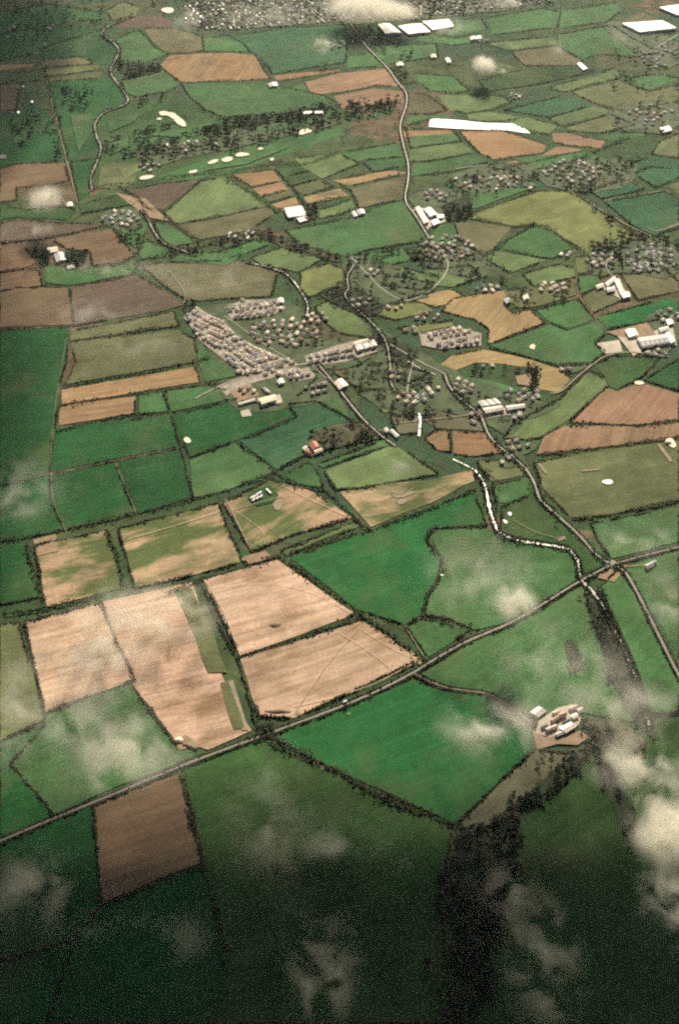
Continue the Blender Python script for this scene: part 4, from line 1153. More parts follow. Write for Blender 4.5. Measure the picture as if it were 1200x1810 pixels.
def street_rows(poly_px, axis_px, pitch, gap, lab, variants, jitter=1.2, sizes=(0, 1), skip=.14):
    P = [G(*p) for p in poly_px]
    a, b = G(*axis_px[0]), G(*axis_px[1])
    ang = math.atan2(b[1] - a[1], b[0] - a[0]); ca, sa = math.cos(ang), math.sin(ang)
    loc = [(x * ca + y * sa, -x * sa + y * ca) for x, y in P]
    u0, u1 = min(p[0] for p in loc), max(p[0] for p in loc)
    v0, v1 = min(p[1] for p in loc), max(p[1] for p in loc)
    v = v0 + gap / 2; row = 0
    while v < v1:
        u = u0 + random.uniform(0, pitch)
        while u < u1:
            uu, vv = u + random.uniform(-jitter, jitter), v + random.uniform(-1, 1) + 2.5 * math.sin(u * .045 + row * .4)
            x, y = uu * ca - vv * sa, uu * sa + vv * ca
            if inside(x, y, P) and random.random() > skip:
                HOUSES.append((x, y, ang + random.choice((0, 0, 0, math.pi / 2)) + random.uniform(-.06, .06), random.choice(variants), random.choice(sizes), lab))
            u += pitch * random.uniform(.92, 1.15)
        row += 1
        v += gap * (.8 if row % 2 else 1.2)

street_rows(pl('327,562 348,547 398,572 395,620 352,598'), ((330, 570), (395, 600)), 8.6, 11.5, 'small pale house in the dense upper-left block of the estate', (3, 4, 1, 3, 0, 1), sizes=(0, 0, 0, 1))
street_rows(pl('398,575 428,606 470,622 460,640 430,660 398,638'), ((400, 600), (460, 635)), 8.6, 11.5, 'small pale house in the middle block of the estate', (3, 4, 1, 3, 0, 1), sizes=(0, 0, 0, 1))
street_rows(pl('465,625 505,637 528,646 434,663'), ((440, 660), (525, 645)), 8.6, 11.5, 'pale house in the estate rows along the main street', (3, 1, 4, 0, 3), sizes=(0, 0, 0, 1))
street_rows(pl('397,546 430,532 488,531 506,545 478,560 410,567'), ((400, 550), (500, 540)), 10, 13, 'white gabled cottage in the cluster on the estate\'s far side', (0, 4, 0, 1), sizes=(0, 1))
street_rows(pl('538,632 600,612 620,618 618,636 545,650'), ((540, 640), (620, 622)), 11, 20, 'white house in the terraces left of the school', (0, 1, 4, 1))
street_rows(pl('742,592 800,580 848,592 848,610 780,616'), ((745, 605), (845, 590)), 11, 15, 'pale house in the estate below the golden tan field', (1, 3, 3, 4))
street_rows(pl('505,662 545,652 560,668 520,676'), ((510, 668), (555, 660)), 10, 18, 'grey terraced house under the main street', (4, 0, 3))
street_rows(pl('530,685 575,678 590,698 545,702'), ((535, 692), (580, 685)), 11, 20, 'brown terraced house left of the village hall', (2, 3, 5))
street_rows(pl('890,782 945,776 948,792 900,800'), ((895, 795), (945, 782)), 12, 20, 'small roadside house below the lower pasture', (0, 5, 4, 2))
for cx, cy_, rx, ry, n, lab, vs in [
    (215, 388, 36, 14, 14, 'house in the stream hamlet', (2, 3, 0, 4)), (425, 417, 24, 8, 9, 'house in the valley row above the stream', (0, 4, 5)),
    (790, 440, 45, 22, 20, 'house in the wooded hamlet below the works yard', (0, 1, 2, 4)), (657, 483, 12, 6, 4, 'bright house beside the winding village lane', (0, 1)),
    (758, 560, 26, 6, 9, 'house in the row above the terraced estate', (1, 2, 1)), (725, 585, 14, 5, 5, 'white house by the bend in the tree-lined road', (0, 4)),
    (640, 535, 18, 8, 6, 'grey house along the tree-lined road', (5, 4)), (700, 665, 14, 12, 11, 'reddish house by the village wood', (2, 5, 0)),
    (725, 705, 28, 10, 11, 'house in the brown gardens below the village wood', (2, 3, 4)), (760, 690, 16, 8, 7, 'house beside the valley road', (3, 1)),
    (840, 742, 12, 10, 8, 'small house beside the mill yard', (0, 2, 5)), (925, 700, 34, 12, 16, 'house in the row behind the mill', (0, 4, 2)), (818, 685, 16, 14, 8, 'house in the gardens above the valley road', (2, 0, 3)),
    (862, 645, 14, 5, 3, 'house in the crescent field', (2, 4)), (915, 738, 14, 5, 5, 'house at the pasture edge by the mill shed', (5, 4)), (893, 816, 12, 6, 6, 'house in the hollow beside the valley road', (5, 3)),
    (1010, 305, 50, 20, 26, 'house in the far wooded gardens', (0, 1, 2)), (860, 322, 60, 16, 22, 'house among trees above the kite-shaped pasture', (0, 2, 1)),
    (937, 330, 10, 5, 4, 'bright house left of the far gardens', (0, 1)), (1000, 452, 12, 6, 5, 'house at the corner of the kite-shaped pasture', (1, 0)),
    (1060, 462, 24, 12, 10, 'house along the curved drive', (0, 1)), (1150, 460, 44, 26, 20, 'house in the dark wood by the farm crossing lane', (0, 4)),
    (975, 510, 24, 10, 9, 'house in the scrubby gardens right of golden tan field', (1, 3)), (860, 510, 20, 6, 6, 'white house above the golden tan field', (0, 1)),
    (1000, 655, 16, 6, 7, 'house by the farm track bend', (3, 2)), (1180, 560, 20, 12, 7, 'house behind the dark-roofed depot', (0, 1)), (1160, 625, 20, 5, 4, 'house below the dark-roofed depot', (3, 4)),
    (1150, 205, 40, 18, 16, 'far house above the teal fields', (1, 0, 2)), (1160, 100, 34, 22, 16, 'far house below the large white roof', (0, 4)), (910, 170, 14, 5, 5, 'far house at the light green fields', (3, 2)),
    (850, 72, 14, 5, 5, 'far house at the mast farm', (1, 0)), (600, 80, 30, 8, 6, 'far house left of the main road', (2, 3)), (330, 262, 60, 10, 10, 'dim house in the golf belt', (5, 4, 2)),
    (265, 297, 20, 6, 5, 'dim house by the golf pond', (5, 4)), (60, 70, 50, 40, 7, 'dim far farmhouse in dark fields', (4, 3)), (50, 180, 40, 30, 6, 'dim farmhouse beside the golf fairways', (4, 0)),
    (505, 590, 60, 24, 22, 'house in the leafy gardens beside the estate', (2, 3, 0)), (560, 565, 20, 10, 5, 'brown house by the brown copse', (2, 3)), (440, 690, 20, 6, 4, 'low building by the red court', (3, 2)),
    (466, 660, 50, 4, 6, 'house facing the main street', (3, 1)), (700, 545, 20, 4, 4, 'house in the yellow-green paddock', (5, 2)), (770, 345, 24, 10, 8, 'house beside the main road bend', (0, 2))]:
    k = 0; tries = 0
    n = int(n * (1.7 if 430 < cy_ < 900 else 1.2))
    base = random.uniform(0, 3.14)
    while k < n and tries < n * 30:
        tries += 1
        r_, a_ = math.sqrt(random.random()), random.uniform(0, 6.283)
        x, y = G(cx + rx * r_ * math.cos(a_), cy_ + ry * r_ * math.sin(a_))
        if not free(x, y, 12): continue
        HOUSES.append((x, y, base + random.choice((0, math.pi / 2)) + random.uniform(-.2, .2), random.choice(vs), random.choice((0, 1, 1, 2)), lab)); k += 1
HOUSES.sort(key=lambda h: h[1])
near, far_h = HOUSES[:296], HOUSES[296:]
for x, y, rz, v, s_, lab in near:
    (wm_, rm_, cm_), _ = PROT[(v, s_)]
    r = empty('house', (x, y, gz(x, y)), rz)
    tag(r, lab, 'house', 'houses: ' + lab)
    link('wall', wm_, r)
    rf = link('roof', rm_, r)
    link('chimney', cm_, rf)

# the far town and the remaining far houses: one mass
TOWN = [G(*p) for p in pl('322,6 420,-2 560,-25 960,-45 975,4 850,22 700,38 600,40 520,45 400,56 330,47')]
bx = [p[0] for p in TOWN]; by = [p[1] for p in TOWN]
def town_dense(x, y):
    px_, py_ = pix(x, y)
    return .5 + .5 * math.sin(px_ * .05 + 2) * math.cos(py_ * .2)
u = 0
town = []
for row in np.arange(min(by), max(by), 17):
    xx = min(bx)
    while xx < max(bx):
        xx += random.uniform(9, 17)
        y = row + .25 * (xx - min(bx)) % 22 + random.uniform(-3, 3)
        if inside(xx, y, TOWN) and random.random() < .74:
            town.append((xx, y, random.uniform(-.25, .25) + random.choice((0, 1.57)), random.choice((0, 2, 3, 5, 5, 5, 4, 5)), random.choice((0, 1, 2)), ''))
allv = []; allf = []; mi = []
slots = ['wall_w', 'wall_c', 'wall_b', 'roof_s', 'roof_p', 'roof_b', 'roof_g']
off = 0
for x, y, rz, v, s_, _ in far_h + town:
    _, (WV, WF, RV, RF) = PROT[(v, s_)]
    ca, sa = math.cos(rz), math.sin(rz); z = gz(x, y)
    for V, Fs, mt in ((WV, WF, HW[v][0]), (RV, RF, HW[v][1])):
        allv += [(p[0] * ca - p[1] * sa + x, p[0] * sa + p[1] * ca + y, p[2] + z) for p in V]
        allf += [tuple(i + off for i in f) for f in Fs]
        mi += [slots.index(mt)] * len(Fs); off += len(V)
o = mesh_obj('distant_houses', allv, allf, MAT[slots[0]])
for s_ in slots[1:]: o.data.materials.append(MAT[s_])
o.data.polygons.foreach_set('material_index', np.array(mi, np.int32))
tag(o, 'mass of far houses of the town at the skyline edge', 'houses', kind='stuff')

# ------------------------------------------------------------------ vehicles
def ngon_prism(profile, y0, y1):
    n = len(profile)
    V = [(x, y0, z) for x, z in profile] + [(x, y1, z) for x, z in profile]
    Fs = [tuple(range(n))[::-1], tuple(range(n, 2 * n))]
    Fs += [(i, (i + 1) % n, n + (i + 1) % n, n + i) for i in range(n)]
    return V, Fs

def wheel(parent, x, y, r=.36):
    n = 12
    V = [(r * math.cos(2 * math.pi * i / n), s, r * math.sin(2 * math.pi * i / n)) for s in (-.12, .12) for i in range(n)]
    Fs = [tuple(range(n)), tuple(range(2 * n - 1, n - 1, -1))] + [(i, n + i, n + (i + 1) % n, (i + 1) % n) for i in range(n)]
    return mesh_obj('wheel', V, Fs, MAT['rubber'], parent, (x, y, r))

def heading(a_px, b_px):
    a, b = G(*a_px), G(*b_px)
    return math.atan2(b[1] - a[1], b[0] - a[0])

c = G(609, 1243)
van = empty('van', (c[0], c[1], gz(*c) + 1.5), heading((640, 1233), (535, 1273)))
van.location.z = .04 + ZSTEP * zcount[0]
tag(van, 'white van driving on the lane beside the striped stubble', 'van')
V, Fs = ngon_prism([(-2.7, .45), (2.7, .45), (2.75, 1.1), (2.1, 1.35), (1.5, 2.3), (-2.65, 2.4)], -1, 1)
mesh_obj('body', V, Fs, MAT['paint'], van)
V, Fs = ngon_prism([(2.08, 1.42), (2.12, 1.44), (1.6, 2.24), (1.56, 2.22)], -.9, .9)
mesh_obj('windscreen', V, Fs, MAT['glass'], van)
for sx in (-1.7, 1.75):
    for sy in (-.95, .95): wheel(van, sx, sy)

def car(px_, a_px, b_px, lab, mt):
    c = G(*px_)
    r = empty('parked_car' if 'parked' in lab else 'car', (c[0], c[1], .04 + ZSTEP * zcount[0]), heading(a_px, b_px))
    tag(r, lab, 'car')
    V, Fs = ngon_prism([(-2.1, .35), (2.1, .35), (2.15, .8), (1.2, .95), (-1.2, .95), (-2.1, .95)], -.85, .85)
    mesh_obj('body', V, Fs, MAT[mt], r)
    V, Fs = ngon_prism([(-1.7, .96), (1.1, .96), (.5, 1.5), (-1.2, 1.5)], -.75, .75)
    mesh_obj('cabin', V, Fs, MAT['glass'], r)
    for sx in (-1.3, 1.3):
        for sy in (-.82, .82): wheel(r, sx, sy, .33)
car((905, 808), (880, 790), (930, 830), 'white car on the valley road bend by the roadside houses', 'paint')
car((716, 195), (718, 190), (705, 222), 'white car on the upper main road', 'paint')
car((640, 743), (600, 690), (674, 772), 'red car on the road to the long white barn', 'roof_r')
def caravan(px_, rz, lab):
    c = G(*px_)
    r = empty('caravan', (c[0], c[1], gz(*c)), rz)
    tag(r, lab, 'caravan', 'caravans parked in the compound')
    V, Fs = ngon_prism([(-3.4, .5), (3.4, .5), (3.6, 1.3), (3.1, 2.6), (-3.1, 2.6), (-3.6, 1.3)], -1.25, 1.25)
    mesh_obj('body', V, Fs, MAT['paint'], r)
    for sx in (-1.6, 1.2):
        V, Fs = box_vf(sx - .6, sx + .6, -1.3, -1.252, 1.4, 2.1); mesh_obj('window', V, Fs, MAT['glass'], r)
    V, Fs = box_vf(3.4, 4.7, -.08, .08, .45, .6); mesh_obj('drawbar', V, Fs, MAT['rubber'], r)
    for sy in (-1.15, 1.15): wheel(r, 0, sy, .4)
for i, (x, y) in enumerate(((446, 882), (451, 880), (455, 877), (460, 874), (449, 886), (456, 883), (462, 880))):
    caravan((x, y), 1.0 + random.uniform(-.15, .15), 'white caravan in the slanting rows of the green compound')
caravan((473, 869), 2.2, 'white caravan standing alone at the compound corner')
caravan((477, 873), 2.3, 'second lone caravan just below the compound corner one')

# heap and bale stacks at field corners
def heap(name, px_, rx, ry, h, mat, lab, cat):
    c = G(*px_); V = []; Fs = []
    for k in range(4):
        for j in range(14):
            a = j * math.pi / 7; q = 1 - (k / 4) ** 1.5
            V.append((rx * q * math.cos(a) * random.uniform(.88, 1.1), ry * q * math.sin(a) * random.uniform(.88, 1.1), h * k / 3.3 * random.uniform(.85, 1.1) - (.2 if k == 0 else 0)))
    for k in range(3):
        for j in range(14): Fs.append((k * 14 + j, k * 14 + (j + 1) % 14, k * 14 + 14 + (j + 1) % 14, k * 14 + 14 + j))
    Fs.append(tuple(range(42, 56)))
    o = mesh_obj(name, V, Fs, MAT[mat], loc=(c[0], c[1], gz(*c)))
    tag(o, lab, cat)
heap('lime_heap', (317, 1309), 5, 4, 2.2, 'sand_and_glint', 'pale heap at the lower corner of the big tan field', 'heap')
heap('soil_heap', (486, 1105), 7, 4, 1.6, 'bare', 'low mound inside the upper striped stubble field', 'mound')
heap('straw_stack', (1180, 784), 6, 4, 3, 'sand_and_glint', 'bright stack on the olive field by the bottom hedge', 'stack')
heap('spoil_bank', (492, 1258), 17, 3.5, 2, 'bare', 'long spoil bank at the bottom of the striped stubble', 'bank')
heap('straw_stack', (780, 1018), 3.5, 3, 2, 'sand_and_glint', 'small pale feeder beside the winding brook hedge', 'stack')

# ------------------------------------------------------------------ trees
def crown_arrays(kind, seed):
    r_ = np.random.default_rng(seed)
    n = 46 if kind == 'brown' else 52
    lobes = r_.normal(0, 1, (7, 3)) * (2.1, 2.1, 1.5) + (0, 0, 6.3)
    idx = r_.integers(0, 7, n)
    C = lobes[idx] + r_.normal(0, 1, (n, 3)) * (1.0, 1.0, .8)
    C[:, 2] = np.clip(C[:, 2], 2.6, 11)
    S = r_.uniform(.55, 1.15, (n, 1)) * np.array([[1.1, 1.1, .8]]) * (1.0 if kind == 'dark' else .85)
    return C, S
TREE = []
for kind, mt in (('brown', 'tree_brown'), ('dark', 'tree_dark')):
    for k in range(4):
        C, S = crown_arrays(kind, 100 + k + (50 if kind == 'dark' else 0))
        V, T = clumps(C, S)
        cm = tri_mesh('crown', V, T, MAT[mt])
        TV = []; TF = []
        def limb(a, b, r0, r1):
            o_ = len(TV); a, b = Vector(a), Vector(b); d = (b - a).normalized()
            s1 = d.orthogonal().normalized(); s2 = d.cross(s1)
            for p, rr in ((a, r0), (b, r1)):
                for j in range(6): TV.append(tuple(p + (s1 * math.cos(j * 1.047) + s2 * math.sin(j * 1.047)) * rr))
            for j in range(6): TF.append((o_ + j, o_ + (j + 1) % 6, o_ + 6 + (j + 1) % 6, o_ + 6 + j))
        limb((0, 0, -.3), (.1, .1, 3.2), .42, .3)
        limb((.1, .1, 3.1), (.2, -.1, 7.6), .29, .1)
        for j in range(4):
            a = j * 1.57 + k; limb((.1, .1, 2.6 + j * .3), (2.4 * math.cos(a), 2.4 * math.sin(a), 6 + .4 * j), .2, .06)
        me = bpy.data.meshes.new('trunk'); me.from_pydata(TV, [], TF); me.materials.append(MAT['bark']); me.update()
        TREE.append((kind, cm, me, V, T))

TREES = []   # x, y, proto, scale, label
def put_tree(x, y, kind, lab, smin=.7, smax=1.2):
    k = random.randrange(4) + (4 if kind == 'dark' else 0)
    TREES.append((x, y, k, random.uniform(smin, smax), lab))
def wood(poly, area, kind, lab, mixp=.8, smin=.7, smax=1.2):
    P = [G(*p) for p in pl(poly)]
    xs = [p[0] for p in P]; ys = [p[1] for p in P]
    A = abs(sum(P[i][0] * P[i - 1][1] - P[i - 1][0] * P[i][1] for i in range(len(P)))) / 2
    n = int(A / area); k = t_ = 0
    while k < n and t_ < n * 40:
        t_ += 1
        x, y = random.uniform(min(xs), max(xs)), random.uniform(min(ys), max(ys))
        if not inside(x, y, P): continue
        q = math.sin(x * .045 + 1.3 * math.sin(y * .03)) * math.sin(y * .05 + math.sin(x * .027)) # thick and thin patches
        if q < random.uniform(-1.1, .5): continue
        put_tree(x, y, kind if random.random() < mixp else ('dark' if kind == 'brown' else 'brown'), lab, smin, smax); k += 1
def row(line, gap, off, kind, lab, mixp=.8, smin=.6, smax=1.1):
    P = densify([G(*p) for p in pl(line)], gap, False)
    for x, y in P:
        if random.random() < .85: put_tree(x + random.gauss(0, off), y + random.gauss(0, off), kind if random.random() < mixp else 'brown', lab, smin, smax)

wood('806,1470 850,1462 905,1440 930,1475 908,1505 918,1540 884,1568 892,1630 864,1680 876,1740 838,1815 796,1815 812,1750 790,1690 803,1640 770,1600 782,1555 800,1520', 60, 'dark', 'tree in the dark wood at the very bottom', .6, .7, 1.15)
wood('850,1462 905,1425 965,1375 1000,1340 1038,1318 1045,1335 1010,1380 935,1440 905,1470', 70, 'dark', 'tree in the scrubby belt rising to the cloud-edged farm', .6, .6, 1.1)
wood('760,1560 806,1475 780,1640 815,1815 770,1815 752,1700 740,1620', 330, 'brown', 'bare tree on the outer edge of the dark bottom wood', .7, .6, 1.1)
wood('905,1500 935,1480 925,1560 900,1640 885,1760 870,1815 850,1800 890,1620', 300, 'brown', 'bare tree scattered right of the dark bottom wood', .6, .5, 1)
wood('1050,1335 1085,1345 1112,1420 1142,1500 1120,1522 1088,1440 1060,1380', 170, 'dark', 'tree in the scrub beneath the right edge clouds', .7, .6, 1.1)
wood('1035,1310 1120,1292 1165,1335 1130,1400 1085,1380 1050,1345', 210, 'brown', 'bare tree in the rough ground right of cloud-edged farm', .7, .5, 1)
wood('905,1380 960,1330 1000,1322 1020,1335 960,1380 900,1440 870,1455', 300, 'dark', 'tree sprinkled over the rough grey-green paddock', .6, .5, .9)
row('482,1302 540,1333 620,1372 700,1416 800,1456', 9, 2.5, 'brown', 'bare tree in the hedge row above the dark big pasture', .9, .6, .9)
wood('1030,1045 1062,1040 1090,1100 1120,1165 1140,1220 1160,1290 1150,1310 1120,1280 1080,1210 1060,1140 1040,1085', 80, 'dark', 'bare tree crowding the lower river', .6)
wood('1025,1262 1130,1290 1150,1330 1060,1330 1030,1300', 120, 'brown', 'bare tree between the cloud-edged farm and the river', .7)
wood('992,1135 1015,1128 1034,1185 1010,1190', 130, 'dark', 'tree added for the cloud shadow patch above the cloud-edged farm', .8, .6, .9)  # copse added where a cloud's shadow darkens the ground
wood('448,1290 470,1275 500,1290 490,1306 455,1306', 110, 'dark', 'tree in the field-corner thicket', .5, .5, .9)
row('985,1045 1010,1035 1030,1060 1045,1100', 10, 4, 'brown', 'bare tree below the crossroads river bridge')
row('812,815 845,830 872,848 876,880 884,925 890,940', 9, 3, 'brown', 'bare tree lining the glinting river bend', .6, .6, 1)
row('886,952 920,962 962,969 1004,975', 14, 2, 'dark', 'bush along the river above the emerald pasture', .6, .35, .6)
row('768,935 753,956 772,978 782,1003 772,1032 756,1054 748,1088', 10, 2, 'dark', 'bush in the winding brook hedge', .5, .4, .75)
row('935,832 952,865 980,905 1020,940', 13, 5, 'brown', 'bare tree beside the valley road', .5, .5, .85)
row('715,1108 750,1092 830,1110', 11, 1.5, 'dark', 'bush on the hedge above the lane fork', .5, .4, .7)
row('640,1092 690,1122 752,1172', 10, 3, 'dark', 'bush at the corner of the striped stubble', .6, .45, .85)
wood('545,765 620,745 680,760 690,772 600,790 572,795', 120, 'brown', 'bare tree in the wood beside red-roofed farm', .6)
wood('588,652 690,642 760,660 770,700 730,735 690,720 640,690 605,672', 210, 'brown', 'bare tree in the brown village wood', .85)
wood('640,560 690,600 730,610 740,640 700,650 680,620', 170, 'dark', 'tree along the tree-lined village road', .6)
wood('690,690 800,700 800,730 750,765 700,750', 260, 'brown', 'bare tree in the gardens below the village wood', .8)
wood('905,650 953,648 946,690 936,686 940,660 912,664', 75, 'dark', 'dark tree in the L-shaped copse', .95, .8, 1.2)
wood('820,640 905,645 912,668 880,676 830,668', 260, 'dark', 'tree in the crescent field belt', .6, .6, 1)
wood('800,690 850,730 905,755 930,742 960,712 905,702 850,685', 330, 'brown', 'tree in the gardens behind the mill', .5, .5, .9)
wood('530,560 560,565 600,595 690,608 690,618 600,608 540,590', 130, 'brown', 'bare tree in the brown copse by the estate', .85)
wood('430,570 560,560 600,605 520,620 470,600', 230, 'brown', 'tree in the leafy gardens beside the estate', .5, .5, .9)
wood('550,515 620,500 690,545 650,565 600,545', 190, 'dark', 'tree around the winding village lane', .5)
wood('600,455 660,450 720,475 780,515 690,530 630,505', 330, 'brown', 'tree in the far side village gardens', .6)
wood('740,420 870,450 860,500 780,490 730,460', 230, 'brown', 'tree in the wooded hamlet', .55)
wood('850,490 1010,500 1000,545 905,545 893,520', 330, 'brown', 'tree in the scrubby gardens', .7)
wood('1040,430 1100,410 1200,425 1200,520 1170,475 1100,478 1040,465', 150, 'dark', 'tree in the dark wood by the farm crossing lane', .8)
wood('960,285 1130,275 1110,325 1030,342 945,325', 260, 'dark', 'tree in the far wooded gardens', .5)
wood('780,320 940,285 965,310 880,348 790,345', 230, 'dark', 'tree above the kite-shaped pasture', .5)
wood('780,360 830,345 840,385 790,395', 120, 'dark', 'tree in the dark copse by the works yard', .8)
wood('1110,420 1000,340 1015,335 1140,425', 200, 'dark', 'tree beside the farm crossing lane', .6)
wood('240,250 420,218 600,200 610,214 400,262 250,300', 200, 'dark', 'tree in the golf belt', .6)
wood('360,215 500,200 600,190 700,180 700,200 600,212 480,225', 230, 'dark', 'tree in the upper golf belt', .7)
wood('500,195 700,170 715,185 640,215 520,240', 240, 'dark', 'tree under the far brown fields', .8)
for s_ in ('110,160 160,150 175,172 150,200 115,190', '180,252 260,227 330,206 335,212 270,242 190,276', '215,264 330,236 420,222 500,206 500,212 430,236 340,260 300,284 220,280',
           '400,264 480,242 545,223 550,229 490,250 405,274', '15,215 60,194 78,214 40,262', '345,182 362,196 395,209 480,207 590,190 590,197 480,214 390,216 355,204', '80,220 108,205 116,280 100,285', '235,175 300,165 305,172 250,190'):
    wood(s_, 190, 'dark', 'tree in the golf belts', .8, .6, 1.1)
wood('200,110 255,113 290,118 285,128 220,140', 150, 'dark', 'tree left of the orange hill field', .8)
wood('540,365 560,362 562,388 545,388', 80, 'dark', 'tree in the dark clump by the twin-roof farm', .9)
wood('60,440 85,436 90,470 70,470', 80, 'dark', 'tree left of the dark-tree farm', .9)
wood('112,440 158,443 150,470 120,468', 80, 'dark', 'tree right of the dark-tree farm', .9)
wood('200,400 260,400 250,465 225,455', 240, 'dark', 'tree under the stream hamlet', .7)
wood('305,440 480,405 480,420 400,445 300,460', 200, 'dark', 'tree in the valley belt', .6)
wood('440,410 520,430 604,456 604,468 500,440', 170, 'brown', 'tree in the stream belt', .6)
wood('600,450 640,445 760,425 760,440 640,460', 250, 'brown', 'tree under the two-tone green field', .6)
wood('320,540 345,530 350,545 330,560', 150, 'dark', 'tree at the estate corner', .7)
wood('0,0 330,-20 330,20 0,100', 1500, 'dark', 'tree in the dark far fields', .9)
wood('1080,80 1200,60 1200,240 1080,240', 1500, 'dark', 'tree in the far right villages', .6)
wood('640,40 730,85 720,165 690,120', 500, 'dark', 'tree by the straight main road', .7)
wood('320,0 960,-40 975,10 700,38 520,45 330,52', 560, 'dark', 'tree in the far town', .6)
row('722,165 718,190 705,222 712,255 722,290 722,320 713,352', 22, 5, 'dark', 'tree by the upper main road', .7, .5, .9)
row('205,82 213,92 203,112 195,128 202,142 216,160 232,184', 26, 5, 'dark', 'bush on the silver stream', .7, .5, .9)
row('168,217 170,240 182,262 172,288 160,315', 26, 6, 'dark', 'bush on the lower silver stream', .7, .5, .9)
row('500,488 528,518 540,548', 14, 4, 'brown', 'bare bush on the brook above the estate', .7, .5, .8)
for s, wd, mk in ROADS[2:4]: row(s, 24, 7, 'brown', 'roadside tree through the valley village', .5, .5, .9)

# hold trees off buildings, roads and water
blocked = []
for s, wd, mk in ROADS: blocked += [(x, y, wd / 2 + 1.5) for x, y in densify([G(*p) for p in pl(s)], 5, False)]
for s, wd in RIVERS: blocked += [(x, y, wd / 2 + 2.6) for x, y in densify([G(*p) for p in pl(s)], 5, False)]
blocked += [(h[0], h[1], 6) for h in HOUSES] + [(o.location.x, o.location.y, 9) for o in bpy.data.objects if o.type == 'EMPTY' and o.get('category') not in ('house', None)]
bg_ = {}
for b_ in blocked: bg_.setdefault((int(b_[0] // 20), int(b_[1] // 20)), []).append(b_)
def clear(x, y, s):
    for i in (-1, 0, 1):
        for j in (-1, 0, 1):
            for (a, b, r_) in bg_.get((int(x // 20) + i, int(y // 20) + j), ()):
                if (a - x) ** 2 + (b - y) ** 2 < (r_ + 1.6 * s) ** 2: return False
    return True
TREES = [t for t in TREES if clear(t[0], t[1], t[3])]
def shown(t):
    p = pix(t[0], t[1])
    return -5 < p[0] < 1205 and -5 < p[1] < 1812
TREES.sort(key=lambda t: (not shown(t), -sc_px(pix(t[0], t[1])[1]) * t[3]))
for x, y, k, s, lab in TREES[:298]:
    kind, cm, tm, V, T = TREE[k]
    r = empty('tree', (x, y, gz(x, y)), random.uniform(0, 6.28))
    r.scale = (s, s, s * random.uniform(.85, 1.1))
    tag(r, lab, 'tree', 'trees: ' + lab)
    link('crown', cm, r); link('trunk', tm, r)
Vs = []; Ts = []; M = []; off = 0
for x, y, k, s, lab in TREES[298:]:
    kind, cm, tm, V, T = TREE[k]
    a = random.uniform(0, 6.28); ca, sa = math.cos(a), math.sin(a)
    V2 = V[:len(V) // 6 * 6]
    st = 1 if pix(x, y)[1] > 420 else 2        # fewer, larger clumps far off
    idx = np.arange(0, len(V) // 6, st)
    vv = V.reshape(-1, 6, 3)[idx]
    if st == 2:
        c_ = vv.mean(1, keepdims=True); vv = c_ + (vv - c_) * 1.35
    vv = vv.reshape(-1, 3) * s
    Vs.append(np.stack([vv[:, 0] * ca - vv[:, 1] * sa + x, vv[:, 0] * sa + vv[:, 1] * ca + y, vv[:, 2] * .95 + gz(x, y)], -1))
    n = len(idx)
    t_ = (OCT_F[None] + (np.arange(n) * 6)[:, None, None]).reshape(-1, 3)
    Ts.append(t_ + off); off += n * 6
    M.append(np.full(len(t_), 0 if kind == 'brown' else 1, np.int32))
me = tri_mesh('distant_trees', np.concatenate(Vs), np.concatenate(Ts), MAT['tree_brown'])
me.materials.append(MAT['tree_dark'])
me.polygons.foreach_set('material_index', np.concatenate(M))
tag(link('distant_trees', me), 'far trees of gardens, belts and woods beyond the nearer ones', 'trees', kind='stuff')

# ------------------------------------------------------------------ clouds
def lumpy(seed, sub=3):
    import bmesh
    bm = bmesh.new()
    bmesh.ops.create_icosphere(bm, subdivisions=sub, radius=1)
    r_ = random.Random(seed)
    dirs = [Vector((r_.gauss(0, 1), r_.gauss(0, 1), r_.gauss(0, 1))).normalized() for _ in range(9)]
    for v in bm.verts:
        n = v.co.normalized()
        v.co = n * (.82 + .18 * max(max(0, n.dot(d)) ** 4 for d in dirs))
    me = bpy.data.meshes.new('cloud'); bm.to_mesh(me); bm.free()
    return me

def cloud_mat(dens, nscale, soft, seed, bias):
    m = bpy.data.materials.new('cloud_vapour'); m.use_nodes = True
    nt = m.node_tree; nt.nodes.remove(nt.nodes['Principled BSDF'])
    out = nt.nodes['Material Output']
    pv = nt.nodes.new('ShaderNodeVolumePrincipled')
    pv.inputs['Color'].default_value = (1, .96, .85, 1)
    pv.inputs['Anisotropy'].default_value = 0
    tc = nt.nodes.new('ShaderNodeTexCoord')
    ln = N(nt, 'ShaderNodeVectorMath', operation='LENGTH')
    nt.links.new(tc.outputs['Object'], ln.inputs[0])
    fall = remap(nt, ln.outputs['Value'], .0, .84, 1, 0)
    geo = nt.nodes.new('ShaderNodeNewGeometry')
    ad = N(nt, 'ShaderNodeVectorMath', operation='ADD'); ad.inputs[1].default_value = (seed * 131.7, seed * 57.1, seed * 17)
    nt.links.new(geo.outputs['Position'], ad.inputs[0])
    nz = noise(nt, ad.outputs[0], nscale, 3, .5)
    nz.node.inputs['Distortion'].default_value = .6
    k = math_(nt, 'ADD', math_(nt, 'MULTIPLY', math_(nt, 'SUBTRACT', nz, .5), soft), bias)
    k = math_(nt, 'MULTIPLY', math_(nt, 'MAXIMUM', k, 0.0), math_(nt, 'MULTIPLY', fall, fall))
    nt.links.new(math_(nt, 'MULTIPLY', k, dens), pv.inputs['Density'])
    nt.links.new(pv.outputs[0], out.inputs['Volume'])
    return m

